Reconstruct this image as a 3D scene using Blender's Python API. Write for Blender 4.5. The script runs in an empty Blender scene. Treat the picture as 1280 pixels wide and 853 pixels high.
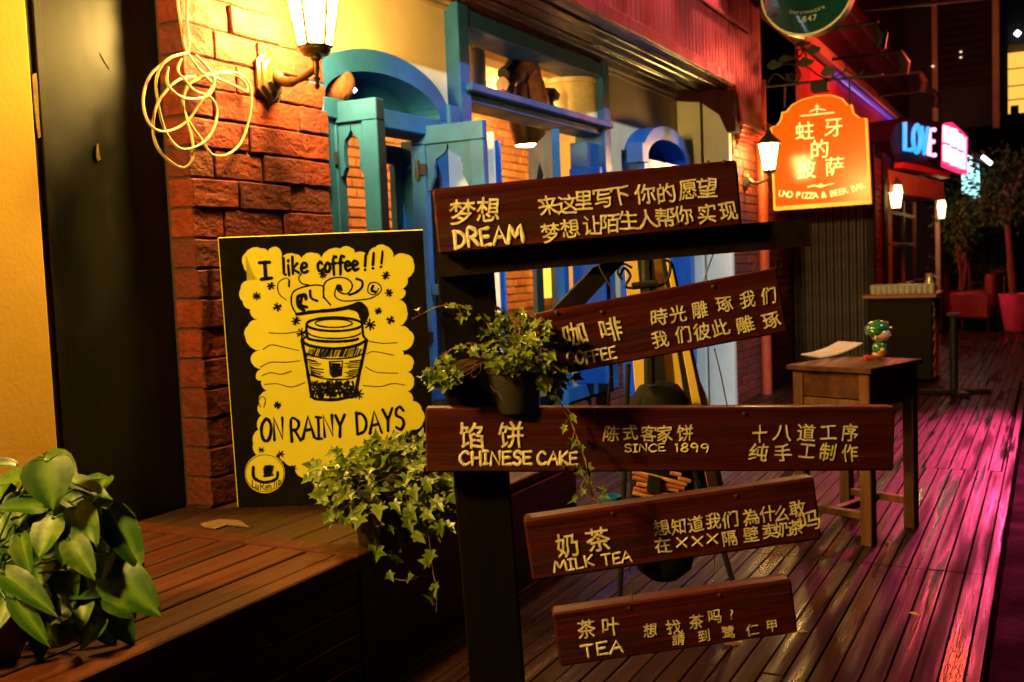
import bpy, bmesh, math, random
from mathutils import Vector, Matrix, noise
random.seed(7)
R = random.uniform
scene = bpy.context.scene
COL = scene.collection
# ------------------------------------------------------------------ camera
F, CX, CY, H = 1260.0, 640.0, 426.5, 1.35
ax = Vector((1311-CX, CY-310, -F)).normalized()
up = Vector((-700.0, 18200.0, 1260.0)); up -= ax*up.dot(ax); up.normalize()
ay = up.cross(ax)
W2C = Matrix((ax, ay, up))                    # camera axes -> world axes
CAM = Vector((0, 0, H))
cam = bpy.data.cameras.new('camera'); camo = bpy.data.objects.new('camera', cam); COL.objects.link(camo)
camo.matrix_world = Matrix.Translation(CAM) @ W2C.to_4x4()
cam.sensor_width = 36; cam.lens = 36*F/1280; cam.clip_start = .05; cam.clip_end = 300
cam.dof.use_dof = True; cam.dof.focus_distance = 2.75; cam.dof.aperture_fstop = 5.0
scene.camera = camo
def ray(x, y): return W2C @ Vector((x-CX, CY-y, -F))
def on_x(x, y, X): d = ray(x, y); return CAM + d*(X/d.x)
def on_y(x, y, Y): d = ray(x, y); return CAM + d*(Y/d.y)
def on_z(x, y, Z): d = ray(x, y); return CAM + d*((Z-H)/d.z)
def at(x, y, D): return CAM + ray(x, y)*(D/F)
RIGHT = W2C @ Vector((1, 0, 0)); FWD = W2C @ Vector((0, 0, -1)); UPC = W2C @ Vector((0, 1, 0))
# ------------------------------------------------------------------ world, exposure
wd = bpy.data.worlds.new('World'); scene.world = wd; wd.use_nodes = True
nt = wd.node_tree; bg = nt.nodes['Background']
sky = nt.nodes.new('ShaderNodeTexSky'); sky.sky_type = 'NISHITA'; sky.sun_disc = False
sky.sun_elevation = math.radians(-4); sky.sun_rotation = math.radians(200)
nt.links.new(sky.outputs[0], bg.inputs[0]); bg.inputs[1].default_value = .012
scene.view_settings.view_transform = 'Standard'; scene.view_settings.look = 'None'
scene.view_settings.exposure = 0; scene.view_settings.gamma = 1
scene.cycles.use_denoising = True
scene.cycles.max_bounces = 6; scene.cycles.sample_clamp_indirect = 4
WARM = (1, .66, .2)
def lamp(name, kind, loc, power, color, target=None, size=.1, angle=60, blend=.3):
    l = bpy.data.lights.new(name, kind); l.energy = power; l.color = color
    if kind in ('POINT', 'SPOT'): l.shadow_soft_size = size
    if kind == 'AREA': l.size = size
    if kind == 'SPOT': l.spot_size = math.radians(angle); l.spot_blend = blend
    o = bpy.data.objects.new(name, l); COL.objects.link(o); o.location = loc
    if target is not None:
        o.rotation_euler = (Vector(target)-Vector(loc)).to_track_quat('-Z', 'Y').to_euler()
    return o
# cool flood of the street lamp across the street, added magenta lamp for the pink neon glow, room lamps
STREET = Vector((2.6, -4.2, 7.0))
lamp('street_lamp_light', 'SPOT', STREET, 4600, (.66, .82, 1), (6.9, 3.0, 1.72), .12, 32, .25)
MAG = Vector((14.6, .14, 3.5))
lamp('added_magenta_light', 'SPOT', MAG, 3000, (1, .05, .20), (7.2, .58, 0), .12, 19, 1.0)
lamp('neon_red_light', 'POINT', (12.6, .85, 3.7), 230, (1, .10, .05), size=.25)
lamp('room_light', 'POINT', (8.7, 4.35, 2.8), 260, (1, .56, .15), size=.15)
lamp('room_light', 'POINT', (5.6, 4.6, 2.85), 230, (1, .56, .15), size=.15)
lamp('room_light', 'POINT', (4.4, 4.2, 2.5), 90, (1, .62, .18), size=.15)

# ------------------------------------------------------------------ materials
def M(name, c1, c2=None, scale=(4, 4, 4), rough=.55, rvar=0., metal=0., bump=0., bscale=None, island=None,
      iamt=.7, emit=None, estr=0., trans=0., spec=.5, detail=5., attr=None, acol=None, coat=0., lo=.35, hi=.65):
    m = bpy.data.materials.new(name); m.use_nodes = True
    n = m.node_tree.nodes; L = m.node_tree.links; b = n['Principled BSDF']
    b.inputs['Roughness'].default_value = rough; b.inputs['Metallic'].default_value = metal
    b.inputs['Specular IOR Level'].default_value = spec
    b.inputs['Coat Weight'].default_value = coat
    tc = n.new('ShaderNodeTexCoord'); mp = n.new('ShaderNodeMapping'); mp.inputs['Scale'].default_value = scale
    L.new(tc.outputs['Object'], mp.inputs[0])
    nz = n.new('ShaderNodeTexNoise'); nz.inputs['Scale'].default_value = 1; nz.inputs['Detail'].default_value = detail
    nz.inputs['Roughness'].default_value = .62
    L.new(mp.outputs[0], nz.inputs[0])
    rp = n.new('ShaderNodeMapRange'); rp.inputs[1].default_value = lo; rp.inputs[2].default_value = hi
    L.new(nz.outputs[0], rp.inputs[0])
    def mix(f, a, c):
        x = n.new('ShaderNodeMix'); x.data_type = 'RGBA'
        for s, v in ((0, f), (6, a), (7, c)):
            if hasattr(v, 'links'): L.new(v, x.inputs[s])
            else: x.inputs[s].default_value = v if s == 0 else (*v, 1)
        return x.outputs[2]
    c2 = c2 or tuple(v*.72 for v in c1)
    col = mix(rp.outputs[0], c1, c2)
    if island:
        g = n.new('ShaderNodeNewGeometry')
        r2 = n.new('ShaderNodeMath'); r2.operation = 'MULTIPLY'; r2.inputs[1].default_value = iamt
        L.new(g.outputs['Random Per Island'], r2.inputs[0])
        col = mix(r2.outputs[0], col, island)
    if attr:
        a = n.new('ShaderNodeAttribute'); a.attribute_name = attr
        col = mix(a.outputs['Fac'], col, acol)
    L.new(col, b.inputs['Base Color'])
    if rvar:
        r = n.new('ShaderNodeMapRange'); r.inputs[3].default_value = max(.03, rough-rvar); r.inputs[4].default_value = min(1, rough+rvar)
        nz2 = n.new('ShaderNodeTexNoise'); nz2.inputs['Scale'].default_value = .6; nz2.inputs['Detail'].default_value = 6
        L.new(mp.outputs[0], nz2.inputs[0])
        r.inputs[1].default_value = .35; r.inputs[2].default_value = .65
        L.new(nz2.outputs[0], r.inputs[0]); L.new(r.outputs[0], b.inputs['Roughness'])
    if bump:
        bp = n.new('ShaderNodeBump'); bp.inputs['Strength'].default_value = bump; bp.inputs['Distance'].default_value = .01
        if bscale:
            mp2 = n.new('ShaderNodeMapping'); mp2.inputs['Scale'].default_value = bscale
            L.new(tc.outputs['Object'], mp2.inputs[0])
            nb = n.new('ShaderNodeTexNoise'); nb.inputs['Scale'].default_value = 1; nb.inputs['Detail'].default_value = 6
            L.new(mp2.outputs[0], nb.inputs[0]); L.new(nb.outputs[0], bp.inputs['Height'])
        else: L.new(nz.outputs[0], bp.inputs['Height'])
        L.new(bp.outputs[0], b.inputs['Normal'])
    if emit:
        b.inputs['Emission Color'].default_value = (*emit, 1); b.inputs['Emission Strength'].default_value = estr
    if trans: b.inputs['Transmission Weight'].default_value = trans
    return m
m_deck = M('deck_wood', (.028, .0078, .0036), (.010, .003, .0018), (1.2, 22, 22), .42, .30, spec=.13, bump=.4, island=(.02, .007, .004), iamt=.7)
m_plank = M('dark_plank', (.055, .022, .009), (.018, .008, .004), (1.4, 20, 20), .5, .18, spec=.18, bump=.5, island=(.07, .03, .011), iamt=.6)
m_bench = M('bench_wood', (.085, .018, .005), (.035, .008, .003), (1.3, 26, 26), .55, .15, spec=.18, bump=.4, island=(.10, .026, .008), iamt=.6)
m_shadeside = M('shaded_side_wood', (.022, .008, .005), (.013, .005, .004), (1.3, 26, 26), .55, .1, bump=.4)  # darker copy of the bench wood, shade of the unlit sides in the colour
m_board = M('board_wood', (.072, .0070, .0022), (.022, .0024, .0012), (2.2, 40, 40), .5, .15, spec=.28, bump=.5, island=(.035, .004, .002), iamt=.6)
m_boardtop = m_board
m_post = M('post_wood', (.004, .0025, .0017), (.002, .0014, .001), (14, 14, 1.5), .8, .1, spec=.06, bump=.5)
m_beam = M('beam_wood', (.014, .008, .005), (.007, .004, .003), (1.5, 14, 14), .8, .1, spec=.06, bump=.5)
m_gold = M('gold_paint', (.95, .88, .60), (.62, .48, .22), (55, 55, 55), .55, bump=.5, lo=.42, hi=.7)
m_brick = M('red_brick', (.24, .034, .013), (.11, .017, .009), (16, 16, 22), .7, .15, spec=.2, bump=.9, bscale=(45, 45, 60), island=(.085, .022, .017), iamt=.9)
m_mortar = M('mortar', (.05, .028, .02), None, (30, 30, 30), .95, bump=.5)
m_ibrick = M('room_brick', (.42, .13, .05), (.24, .07, .03), (12, 12, 16), .8, bump=.6, bscale=(35, 35, 40), island=(.5, .22, .09), iamt=.8)
m_imortar = M('room_mortar', (.20, .13, .07), None, (20, 20, 20), .95, bump=.5)
m_plaster = M('cream_plaster', (.60, .47, .27), (.52, .40, .22), (3, 3, 3), .85, bump=.12, bscale=(60, 60, 60))
m_yellow = M('ochre_plaster', (.82, .48, .06), (.74, .42, .05), (3, 3, 3), .85, bump=.12, bscale=(60, 60, 60))
m_dark = M('black_green_paint', (.010, .009, .006), (.005, .005, .0035), (5, 5, 3), .46, .16, spec=.32, bump=.1, bscale=(9, 9, 9))
m_chip = M('chipped_wood', (.35, .25, .12), (.2, .13, .06), (30, 30, 30), .8)
m_blue = M('blue_paint', (.011, .082, .25), (.007, .054, .17), (5, 5, 5), .5, .12, spec=.25, bump=.1, bscale=(4, 60, 60))
m_blue2 = M('cobalt_paint', (.012, .105, .44), (.010, .085, .36), (8, 8, 8), .42, .1, bump=.1)
m_white = M('pale_paint', (.66, .64, .54), (.58, .56, .47), (5, 5, 5), .6, bump=.1)
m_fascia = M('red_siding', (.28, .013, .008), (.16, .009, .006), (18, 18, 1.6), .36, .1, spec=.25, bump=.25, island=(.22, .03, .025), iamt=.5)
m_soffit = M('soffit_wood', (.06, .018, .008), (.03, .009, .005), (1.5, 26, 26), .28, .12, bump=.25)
m_trim = M('gold_trim', (.42, .30, .13), None, (8, 8, 8), .45)
m_bronze = M('aged_bronze', (.16, .105, .04), (.09, .06, .025), (20, 20, 20), .38, .1, metal=.75, bump=.15)
m_pane = M('lit_glass', (.9, .8, .5), None, emit=(1, .60, .13), estr=820, rough=.3)
m_pane3 = M('lit_glass_strong', (.9, .8, .5), None, emit=(1, .60, .13), estr=860, rough=.3)
m_pane2 = M('lit_glass_soft', (.9, .8, .5), None, emit=(1, .60, .16), estr=210, rough=.3)
m_bulb = M('lit_bulb', (.9, .8, .5), None, emit=(1, .7, .3), estr=30)
m_cable = M('cream_cable', (.62, .48, .24), None, (10, 10, 10), .5)
m_black = M('black_metal', (.010, .010, .010), None, (10, 10, 10), .55, .1, spec=.3)
m_blackp = M('black_board', (.004, .003, .0025), (.009, .007, .005), (7, 7, 7), .8, spec=.03, bump=.15)
m_ink = M('black_ink', (.004, .0035, .003), (.009, .008, .006), (30, 30, 30), .8, spec=.04)
m_paper = M('yellow_paper', (.70, .64, .026), (.60, .55, .022), (2.5, 2.5, 2.5), .75, bump=.35, bscale=(5, 5, 5))
m_wire = M('wire', (.30, .24, .16), None, (10, 10, 10), .4, metal=.8)
m_leaf = M('ivy_leaf', (.020, .070, .006), (.045, .115, .009), (30, 30, 30), .42, .1, attr='edge', acol=(.26, .30, .03), island=(.20, .25, .022), iamt=.5)
m_stem = M('ivy_stem', (.16, .06, .03), (.10, .10, .03), (10, 10, 10), .6)
m_pothos = M('pothos_leaf', (.026, .088, .005), (.17, .24, .010), (15, 15, 15), .46, .08, spec=.3, island=(.010, .042, .004), iamt=.65, lo=.50, hi=.74, bump=.2, attr='edge', acol=(.12, .22, .02))
m_pot = M('dark_pot', (.030, .024, .014), (.016, .013, .009), (12, 12, 12), .5, .15, bump=.2)
m_terra = M('brown_pot', (.06, .022, .01), None, (12, 12, 12), .6, bump=.2)
m_soil = M('soil', (.02, .014, .01), None, (40, 40, 40), .95, bump=.8)
m_road = M('road_stone', (.022, .018, .014), (.012, .010, .008), (5, 5, 5), .85, .1, spec=.15, bump=.5, bscale=(25, 25, 25))
m_table = M('worn_table_wood', (.085, .023, .008), (.03, .010, .005), (3, 22, 22), .55, .2, spec=.25, bump=.5)
m_tableleg = M('worn_leg_wood', (.16, .065, .022), (.05, .02, .009), (22, 22, 3), .5, .2, bump=.5)
m_card = M('brown_card', (.42, .24, .10), (.33, .18, .07), (14, 14, 14), .7)
m_skin = M('glazed_skin', (.55, .30, .13), None, rough=.22, coat=.5)
m_green = M('glazed_green', (.025, .11, .015), (.016, .075, .01), (20, 20, 20), .18, coat=.7)
m_redp = M('red_paint', (.45, .035, .02), None, (8, 8, 8), .4)
m_pipe = M('orange_pipe', (.50, .07, .025), None, (8, 8, 8), .42)
m_metal = M('grey_corrugated', (.07, .060, .072), (.04, .036, .044), (2, 2, 9), .55, .1, metal=.1, spec=.3, bump=.15)
m_orange = M('orange_acrylic', (.08, .008, .001), None, rough=.16, emit=(1, .14, .003), estr=.85, spec=.15)
m_cream = M('cream_lettering', (.8, .6, .3), None, rough=.4, emit=(1, .62, .22), estr=1.15)
m_rim = M('orange_rim', (.7, .35, .06), None, rough=.3, emit=(1, .30, .03), estr=.75)
m_iron = M('black_iron', (.014, .012, .011), None, (10, 10, 10), .5, metal=.3)
m_cyan = M('blue_neon', (.1, .3, .6), None, emit=(.01, .36, 1), estr=1.5)
m_pink = M('pink_neon', (.6, .1, .3), None, emit=(1, .35, .75), estr=2.5)
m_hot = M('magenta_neon', (.6, .1, .3), None, emit=(1, .02, .12), estr=1.6)
m_teal = M('cyan_lightbox', (.3, .6, .6), None, emit=(.40, .95, .95), estr=2.2)
m_wgreen = M('beer_green', (.003, .022, .006), None, (5, 5, 5), .12, coat=.6)
m_silver = M('brushed_silver', (.5, .48, .45), None, (10, 10, 10), .3, metal=.9)
m_goldm = M('dull_gold', (.34, .24, .08), None, (10, 10, 10), .4, metal=.4)
m_darkred = M('dark_red_siding', (.085, .014, .011), (.05, .009, .008), (16, 16, 2), .5, .15, bump=.3, island=(.05, .01, .008))
m_redwall = M('red_sign_board', (.68, .07, .09), None, (4, 4, 4), .45)
m_brown = M('dark_brown_wood', (.028, .008, .005), (.016, .005, .004), (2, 2, 14), .6, spec=.15, bump=.3)
m_corn = M('cornice_paint', (.5, .25, .14), (.4, .19, .10), (6, 6, 6), .5)
m_night = M('night_facade', (.02, .011, .010), None, (3, 3, 3), .8)
m_litwin = M('lit_window', (.8, .5, .2), (.8, .5, .2), (2, 2, 2), emit=(1, .50, .07), estr=1.3)
m_glass = M('clear_glass', (.85, .85, .82), None, rough=.12, trans=.45, spec=.9)
m_wglass = M('dark_window_glass', (.05, .03, .02), None, rough=.08, spec=.8)
m_redcloth = M('red_upholstery', (.20, .008, .014), None, (20, 20, 20), .5)
m_pinkpot = M('pink_planter', (.80, .06, .28), None, (6, 6, 6), .45)
m_bark = M('red_bark', (.20, .03, .02), (.12, .02, .014), (10, 10, 3), .8, bump=.5)
m_bush = M('bush_leaf', (.03, .075, .012), (.05, .10, .018), (9, 9, 9), .5, spec=.2, island=(.09, .06, .02), iamt=.4)
m_cer = M('glazed_ceramic', (.75, .60, .32), (.58, .44, .20), (9, 9, 9), .35)
m_cerb = M('brown_ceramic', (.34, .13, .06), (.20, .07, .035), (14, 14, 14), .3)
m_coco = M('coconut_husk', (.16, .055, .02), (.06, .02, .01), (60, 60, 20), .9, bump=1, bscale=(50, 50, 8))
m_ceil = M('room_ceiling', (.62, .48, .26), None, (4, 4, 4), .9)
m_rwood = M('room_wood', (.34, .18, .07), None, (2, 20, 20), .5)
m_led = M('led_dot', (.9, .9, .9), None, emit=(.6, .85, 1), estr=6)
m_stick = M('pale_stick', (.62, .42, .18), (.40, .14, .07), (30, 30, 30), .5, island=(.42, .10, .05), iamt=1)
m_yel = M('yellow_cloth', (.86, .60, .14), (.8, .54, .11), (5, 5, 5), .6)
m_tan = M('tan_paper', (.33, .17, .07), None, (12, 12, 12), .8)

# ------------------------------------------------------------------ helpers
def wmat(o):
    m = o.matrix_basis.copy()
    while o.parent: o = o.parent; m = o.matrix_basis @ m
    return m
def thing(name, label=None, cat=None, loc=(0, 0, 0), rz=0, group=None, mat=None):
    o = bpy.data.objects.new(name, None); COL.objects.link(o); o.empty_display_size = .1
    if mat is not None: o.matrix_basis = mat
    else: o.location = loc; o.rotation_euler = (0, 0, rz)
    tag(o, label, cat, group); return o
def tag(o, label=None, cat=None, group=None, kind=None):
    if label: o['label'] = label
    if cat: o['category'] = cat
    if group: o['group'] = group
    if kind: o['kind'] = kind
    return o
def copy_tree(o, parent=None):
    c = o.copy(); COL.objects.link(c)
    if parent is not None: c.parent = parent
    for ch in list(o.children): copy_tree(ch, c)
    return c
class MB:
    def __init__(s): s.v = []; s.f = []; s.e = []
    def add(s, vs, fs, edge=None):
        n = len(s.v); s.v += [Vector(v) for v in vs]; s.f += [tuple(i+n for i in f) for f in fs]
        s.e += list(edge) if edge else [0.]*len(vs)
        return s
    def box(s, a, b, m=None):
        (x0, y0, z0), (x1, y1, z1) = a, b
        vs = [Vector(p) for p in ((x0, y0, z0), (x1, y0, z0), (x1, y1, z0), (x0, y1, z0), (x0, y0, z1), (x1, y0, z1), (x1, y1, z1), (x0, y1, z1))]
        if m is not None: vs = [m @ v for v in vs]
        return s.add(vs, [(3, 2, 1, 0), (4, 5, 6, 7), (0, 1, 5, 4), (1, 2, 6, 5), (2, 3, 7, 6), (3, 0, 4, 7)])
    def bbox(s, a, b, bev=.004, m=None, cuts=0, amp=0.):
        bm = bmesh.new(); bmesh.ops.create_cube(bm, size=1)
        a = Vector(a); b = Vector(b); c = (a+b)/2; d = b-a
        for v in bm.verts: v.co = Vector((v.co.x*d.x, v.co.y*d.y, v.co.z*d.z))
        if bev: bmesh.ops.bevel(bm, geom=list(bm.edges), offset=bev, segments=1, affect='EDGES')
        if cuts: bmesh.ops.subdivide_edges(bm, edges=[e for e in bm.edges if e.calc_length() > bev*4], cuts=cuts, use_grid_fill=True)
        sd = Vector((R(0, 99), R(0, 99), R(0, 99)))
        vs = []
        for v in bm.verts:
            p = v.co + c
            if amp: p += noise.noise_vector(p*22+sd)*amp + noise.noise_vector(p*60+sd)*amp*.5
            vs.append(m @ p if m is not None else p)
        bm.verts.index_update()
        fs = [tuple(v.index for v in f.verts) for f in bm.faces]; bm.free()
        return s.add(vs, fs)
    def tube(s, pts, r, n=8, cap=True):
        pts = [Vector(p) for p in pts]; k = len(pts); rs = r if isinstance(r, (list, tuple)) else [r]*k
        vs = []; t0 = (pts[1]-pts[0]).normalized(); u = t0.orthogonal().normalized()
        for i, p in enumerate(pts):
            t = (pts[min(i+1, k-1)]-pts[max(i-1, 0)]).normalized()
            u = (u - t*u.dot(t)).normalized() if (u - t*u.dot(t)).length > 1e-5 else t.orthogonal().normalized()
            w = t.cross(u)
            for j in range(n):
                a = 2*math.pi*j/n; vs.append(p+(u*math.cos(a)+w*math.sin(a))*rs[i])
        fs = [(i*n+j, i*n+(j+1) % n, (i+1)*n+(j+1) % n, (i+1)*n+j) for i in range(k-1) for j in range(n)]
        if cap: fs += [tuple(range(n))[::-1], tuple((k-1)*n+j for j in range(n))]
        return s.add(vs, fs)
    def paint(s, pts, n, w, h=.0012):
        """flattened, round-ended stroke of paint lying on a surface with normal n"""
        pts = [Vector(p) for p in pts]; k = len(pts); vs = []; m = 6
        L = [(pts[1]-pts[0]).normalized()]+[(pts[i+1]-pts[i-1]).normalized() for i in range(1, k-1)]+[(pts[-1]-pts[-2]).normalized()]
        ring = [(pts[0]-L[0]*w*.45, L[0], .45)]+[(p, t, 1) for p, t in zip(pts, L)]+[(pts[-1]+L[-1]*w*.45, L[-1], .45)]
        for p, t, sc in ring:
            side = t.cross(n).normalized(); ww = w*.5*sc*R(.85, 1.15)
            for j in range(m):
                a = math.pi*j/(m-1); vs.append(p+side*(math.cos(a)*ww)+n*(math.sin(a)*h*sc))
        q = len(ring)
        fs = [(i*m+j, i*m+j+1, (i+1)*m+j+1, (i+1)*m+j) for i in range(q-1) for j in range(m-1)]
        fs += [tuple(range(m)), tuple((q-1)*m+j for j in range(m))[::-1]]
        return s.add(vs, fs)
    def lathe(s, prof, n=24, c=(0, 0, 0), m=None):
        vs = []; c = Vector(c)
        for r, z in prof:
            for j in range(n):
                a = 2*math.pi*j/n; p = Vector((r*math.cos(a), r*math.sin(a), z)); vs.append((m @ p if m is not None else p)+c)
        fs = [(i*n+j, i*n+(j+1) % n, (i+1)*n+(j+1) % n, (i+1)*n+j) for i in range(len(prof)-1) for j in range(n)]
        if prof[0][0] > 1e-4: fs.append(tuple(range(n))[::-1])
        if prof[-1][0] > 1e-4: fs.append(tuple((len(prof)-1)*n+j for j in range(n)))
        return s.add(vs, fs)
    def prism(s, outline, d, f=lambda p: p):
        """outline: 2-D points (u,w); extruded by d along local v; f maps (u,v,w) to place"""
        n = len(outline)
        vs = [f(Vector((u, 0, w))) for u, w in outline]+[f(Vector((u, d, w))) for u, w in outline]
        return s.add(vs, [tuple(range(n)), tuple(range(2*n-1, n-1, -1))]+[((i+1) % n, i, n+i, n+(i+1) % n) for i in range(n)])
    def holed(s, outer, holes, d, f):
        """plate with holes, triangulated, given thickness d"""
        bm = bmesh.new(); es = []
        for loop in [outer]+holes:
            vv = [bm.verts.new((u, 0, w)) for u, w in loop]
            es += [bm.edges.new((vv[i], vv[(i+1) % len(vv)])) for i in range(len(vv))]
        bmesh.ops.triangle_fill(bm, edges=es, use_beauty=True)
        bmesh.ops.recalc_face_normals(bm, faces=bm.faces)
        r = bmesh.ops.extrude_face_region(bm, geom=list(bm.faces))
        for v in r['geom']:
            if isinstance(v, bmesh.types.BMVert): v.co.y += d
        bm.verts.index_update()
        s.add([f(v.co.copy()) for v in bm.verts], [tuple(v.index for v in q.verts) for q in bm.faces]); bm.free(); return s
    def build(s, name, mat, parent=None, local=False, smooth=False):
        me = bpy.data.meshes.new(name)
        inv = wmat(parent).inverted() if (parent is not None and not local) else None
        me.from_pydata([tuple(inv @ v) if inv else tuple(v) for v in s.v], [], s.f)
        if any(s.e):
            at_ = me.attributes.new('edge', 'FLOAT', 'POINT'); at_.data.foreach_set('value', s.e)
        bm = bmesh.new(); bm.from_mesh(me); bmesh.ops.recalc_face_normals(bm, faces=bm.faces); bm.to_mesh(me); bm.free()
        if smooth:
            me.polygons.foreach_set('use_smooth', [True]*len(me.polygons))
            try: me.set_sharp_from_angle(angle=math.radians(40))
            except Exception: pass
        me.materials.append(mat)
        o = bpy.data.objects.new(name, me); COL.objects.link(o)
        if parent is not None: o.parent = parent
        return o
def smooth_path(pts, n=6):
    pts = [Vector(p) for p in pts]; out = []
    for i in range(len(pts)-1):
        p0, p1, p2, p3 = pts[max(i-1, 0)], pts[i], pts[i+1], pts[min(i+2, len(pts)-1)]
        for j in range(n):
            t = j/n
            out.append(.5*((2*p1)+(p2-p0)*t+(2*p0-5*p1+4*p2-p3)*t*t+(3*p1-p0-3*p2+p3)*t**3))
    out.append(pts[-1]); return out
_gl = {}
def glyph(ch, bold=0.):
    key = (ch, bold)
    if key not in _gl:
        c = bpy.data.curves.new('glyph', 'FONT'); c.body = ch; c.size = 1; c.resolution_u = 4
        o = bpy.data.objects.new('glyph', c); COL.objects.link(o)
        dg = bpy.context.evaluated_depsgraph_get()
        me = bpy.data.meshes.new_from_object(o.evaluated_get(dg))
        bm = bmesh.new(); bm.from_mesh(me); bmesh.ops.remove_doubles(bm, verts=bm.verts, dist=1e-5)
        bmesh.ops.subdivide_edges(bm, edges=[e for e in bm.edges if e.calc_length() > .12], cuts=2)
        bmesh.ops.triangulate(bm, faces=bm.faces)
        bm.verts.index_update()
        vs = [v.co.copy() for v in bm.verts]; fs = [tuple(v.index for v in f.verts) for f in bm.faces]; bm.free()
        bpy.data.objects.remove(o); bpy.data.curves.remove(c); bpy.data.meshes.remove(me)
        x0, x1 = min(v.x for v in vs), max(v.x for v in vs); y0, y1 = min(v.y for v in vs), max(v.y for v in vs)
        _gl[key] = ([Vector((v.x-(x0+x1)/2, v.y-(y0+y1)/2, 0)) for v in vs], fs, x1-x0, y1-y0)
    return _gl[key]
def put_glyph(mb, ch, c, size, u, w, n, wob=0., rot=0., bold=0., wide=1., fitted=False, lift=.0012):
    """ch centred at point c; u, w = right and up on the surface; size = full-width em"""
    vs, fs, gw, gh = glyph(ch, bold); sd = Vector((R(0, 50), R(0, 50), 0)); out = []
    k = size/max(gw, gh) if fitted else size/.93
    cr, sr = math.cos(rot), math.sin(rot); sh = R(-.12, .12) if wob else 0
    vs0 = vs; vs = vs0
    for v in vs:
        p = v.copy()
        if wob: d = noise.noise_vector(p*3+sd)*wob*1.3 + noise.noise_vector(p*9+sd)*wob*.45; p += d
        p.x = (p.x+sh*p.y)*wide
        x, y = p.x*cr-p.y*sr, p.x*sr+p.y*cr
        out.append(c+u*(x*k)+w*(y*k)+n*lift)
    if not bold: mb.add(out, fs)
    else:      # thicken the strokes: the same sheet laid again a little to each side, each a hair higher
        for i in range(7):
            a = 2*math.pi*i/6; o = Vector() if i == 6 else u*(bold*k*math.cos(a))+w*(bold*k*math.sin(a))
            mb.add([q+o+n*(.00012*i) for q in out], fs)
ST = {  # hand-lettered capitals: strokes on a unit-high cell, first entry = width
 'A': (.75, [[(0, 0), (.38, 1), (.75, 0)], [(.16, .36), (.6, .4)]]), 'C': (.65, [[(.62, .84), (.4, 1), (.12, .8), (0, .45), (.15, .1), (.4, 0), (.63, .16)]]),
 'D': (.68, [[(.05, 1), (.05, 0)], [(0, .98), (.4, .9), (.66, .55), (.5, .15), (.05, 0)]]), 'E': (.58, [[(.55, 1), (.04, .97), (.04, .02), (.58, .04)], [(.05, .52), (.46, .54)]]),
 'F': (.55, [[(.55, 1), (.04, .96), (.04, 0)], [(.05, .52), (.44, .55)]]), 'H': (.64, [[(.04, 1), (.04, 0)], [(.6, 1), (.62, 0)], [(.05, .5), (.6, .54)]]),
 'I': (.34, [[(0, 1), (.34, .99)], [(.17, 1), (.17, 0)], [(0, 0), (.34, .02)]]), 'K': (.62, [[(.05, 1), (.05, 0)], [(.58, .98), (.08, .46), (.6, 0)]]),
 'L': (.52, [[(.05, 1), (.05, .02), (.52, .06)]]), 'M': (.86, [[(0, 0), (.12, 1), (.42, .3), (.72, 1), (.86, 0)]]),
 'N': (.68, [[(.04, 0), (.06, 1), (.6, .03), (.64, 1)]]), 'O': (.68, [[(.34, 1), (.08, .8), (0, .45), (.15, .08), (.4, 0), (.62, .25), (.66, .65), (.5, .94), (.34, 1)]]),
 'R': (.64, [[(.05, 0), (.05, 1), (.42, .98), (.58, .76), (.4, .54), (.07, .5)], [(.25, .5), (.64, 0)]]),
 'S': (.56, [[(.54, .84), (.34, 1), (.08, .88), (.1, .62), (.42, .46), (.54, .24), (.34, 0), (.02, .12)]]), 'T': (.66, [[(0, .97), (.66, 1)], [(.34, .98), (.32, 0)]]),
 'Y': (.62, [[(0, 1), (.3, .5)], [(.62, 1), (.3, .5), (.26, 0)]]), 'V': (.62, [[(0, 1), (.3, 0), (.62, 1)]]), 'J': (.5, [[(.1, 1), (.5, 1)], [(.36, 1), (.36, .2), (.2, 0), (0, .16)]]),
 '1': (.2, [[(.02, .82), (.12, 1), (.1, 0)]]), '8': (.5, [[(.25, .53), (.05, .75), (.25, 1), (.45, .78), (.25, .53), (.0, .25), (.25, 0), (.5, .25), (.25, .53)]]),
 '9': (.5, [[(.47, .72), (.25, .48), (.03, .7), (.2, 1), (.47, .8), (.42, 0)]]), ' ': (.38, []),
 'l': (.16, [[(.06, 1.05), (.06, .05), (.16, 0)]]), 'i': (.14, [[(.06, .62), (.06, 0)], [(.07, .86), (.09, .92)]]), 'k': (.44, [[(.04, 1.05), (.04, 0)], [(.38, .6), (.08, .28), (.44, 0)]]),
 'e': (.46, [[(.05, .32), (.42, .38), (.36, .6), (.15, .6), (.03, .3), (.18, .02), (.46, .1)]]), 'c': (.42, [[(.4, .52), (.22, .62), (.04, .4), (.08, .08), (.26, 0), (.42, .12)]]),
 'o': (.46, [[(.23, .62), (.04, .4), (.08, .08), (.26, 0), (.44, .25), (.38, .55), (.23, .62)]]), 'f': (.36, [[(.4, .98), (.24, 1.05), (.15, .8), (.12, -.2)], [(0, .55), (.36, .58)]]),
 '!': (.2, [[(.14, 1.1), (.05, .3)], [(.02, .05), (.03, .02)]]), 'u': (.46, [[(.04, .6), (.06, .1), (.25, 0), (.4, .2), (.42, .6)], [(.42, .3), (.46, 0)]]),
 'n': (.44, [[(.04, .6), (.06, 0)], [(.06, .4), (.24, .62), (.4, .45), (.42, 0)]]), 'a': (.46, [[(.4, .55), (.2, .62), (.03, .3), (.15, .02), (.34, .15), (.42, .58)], [(.42, .58), (.46, 0)]]),
}
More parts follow.
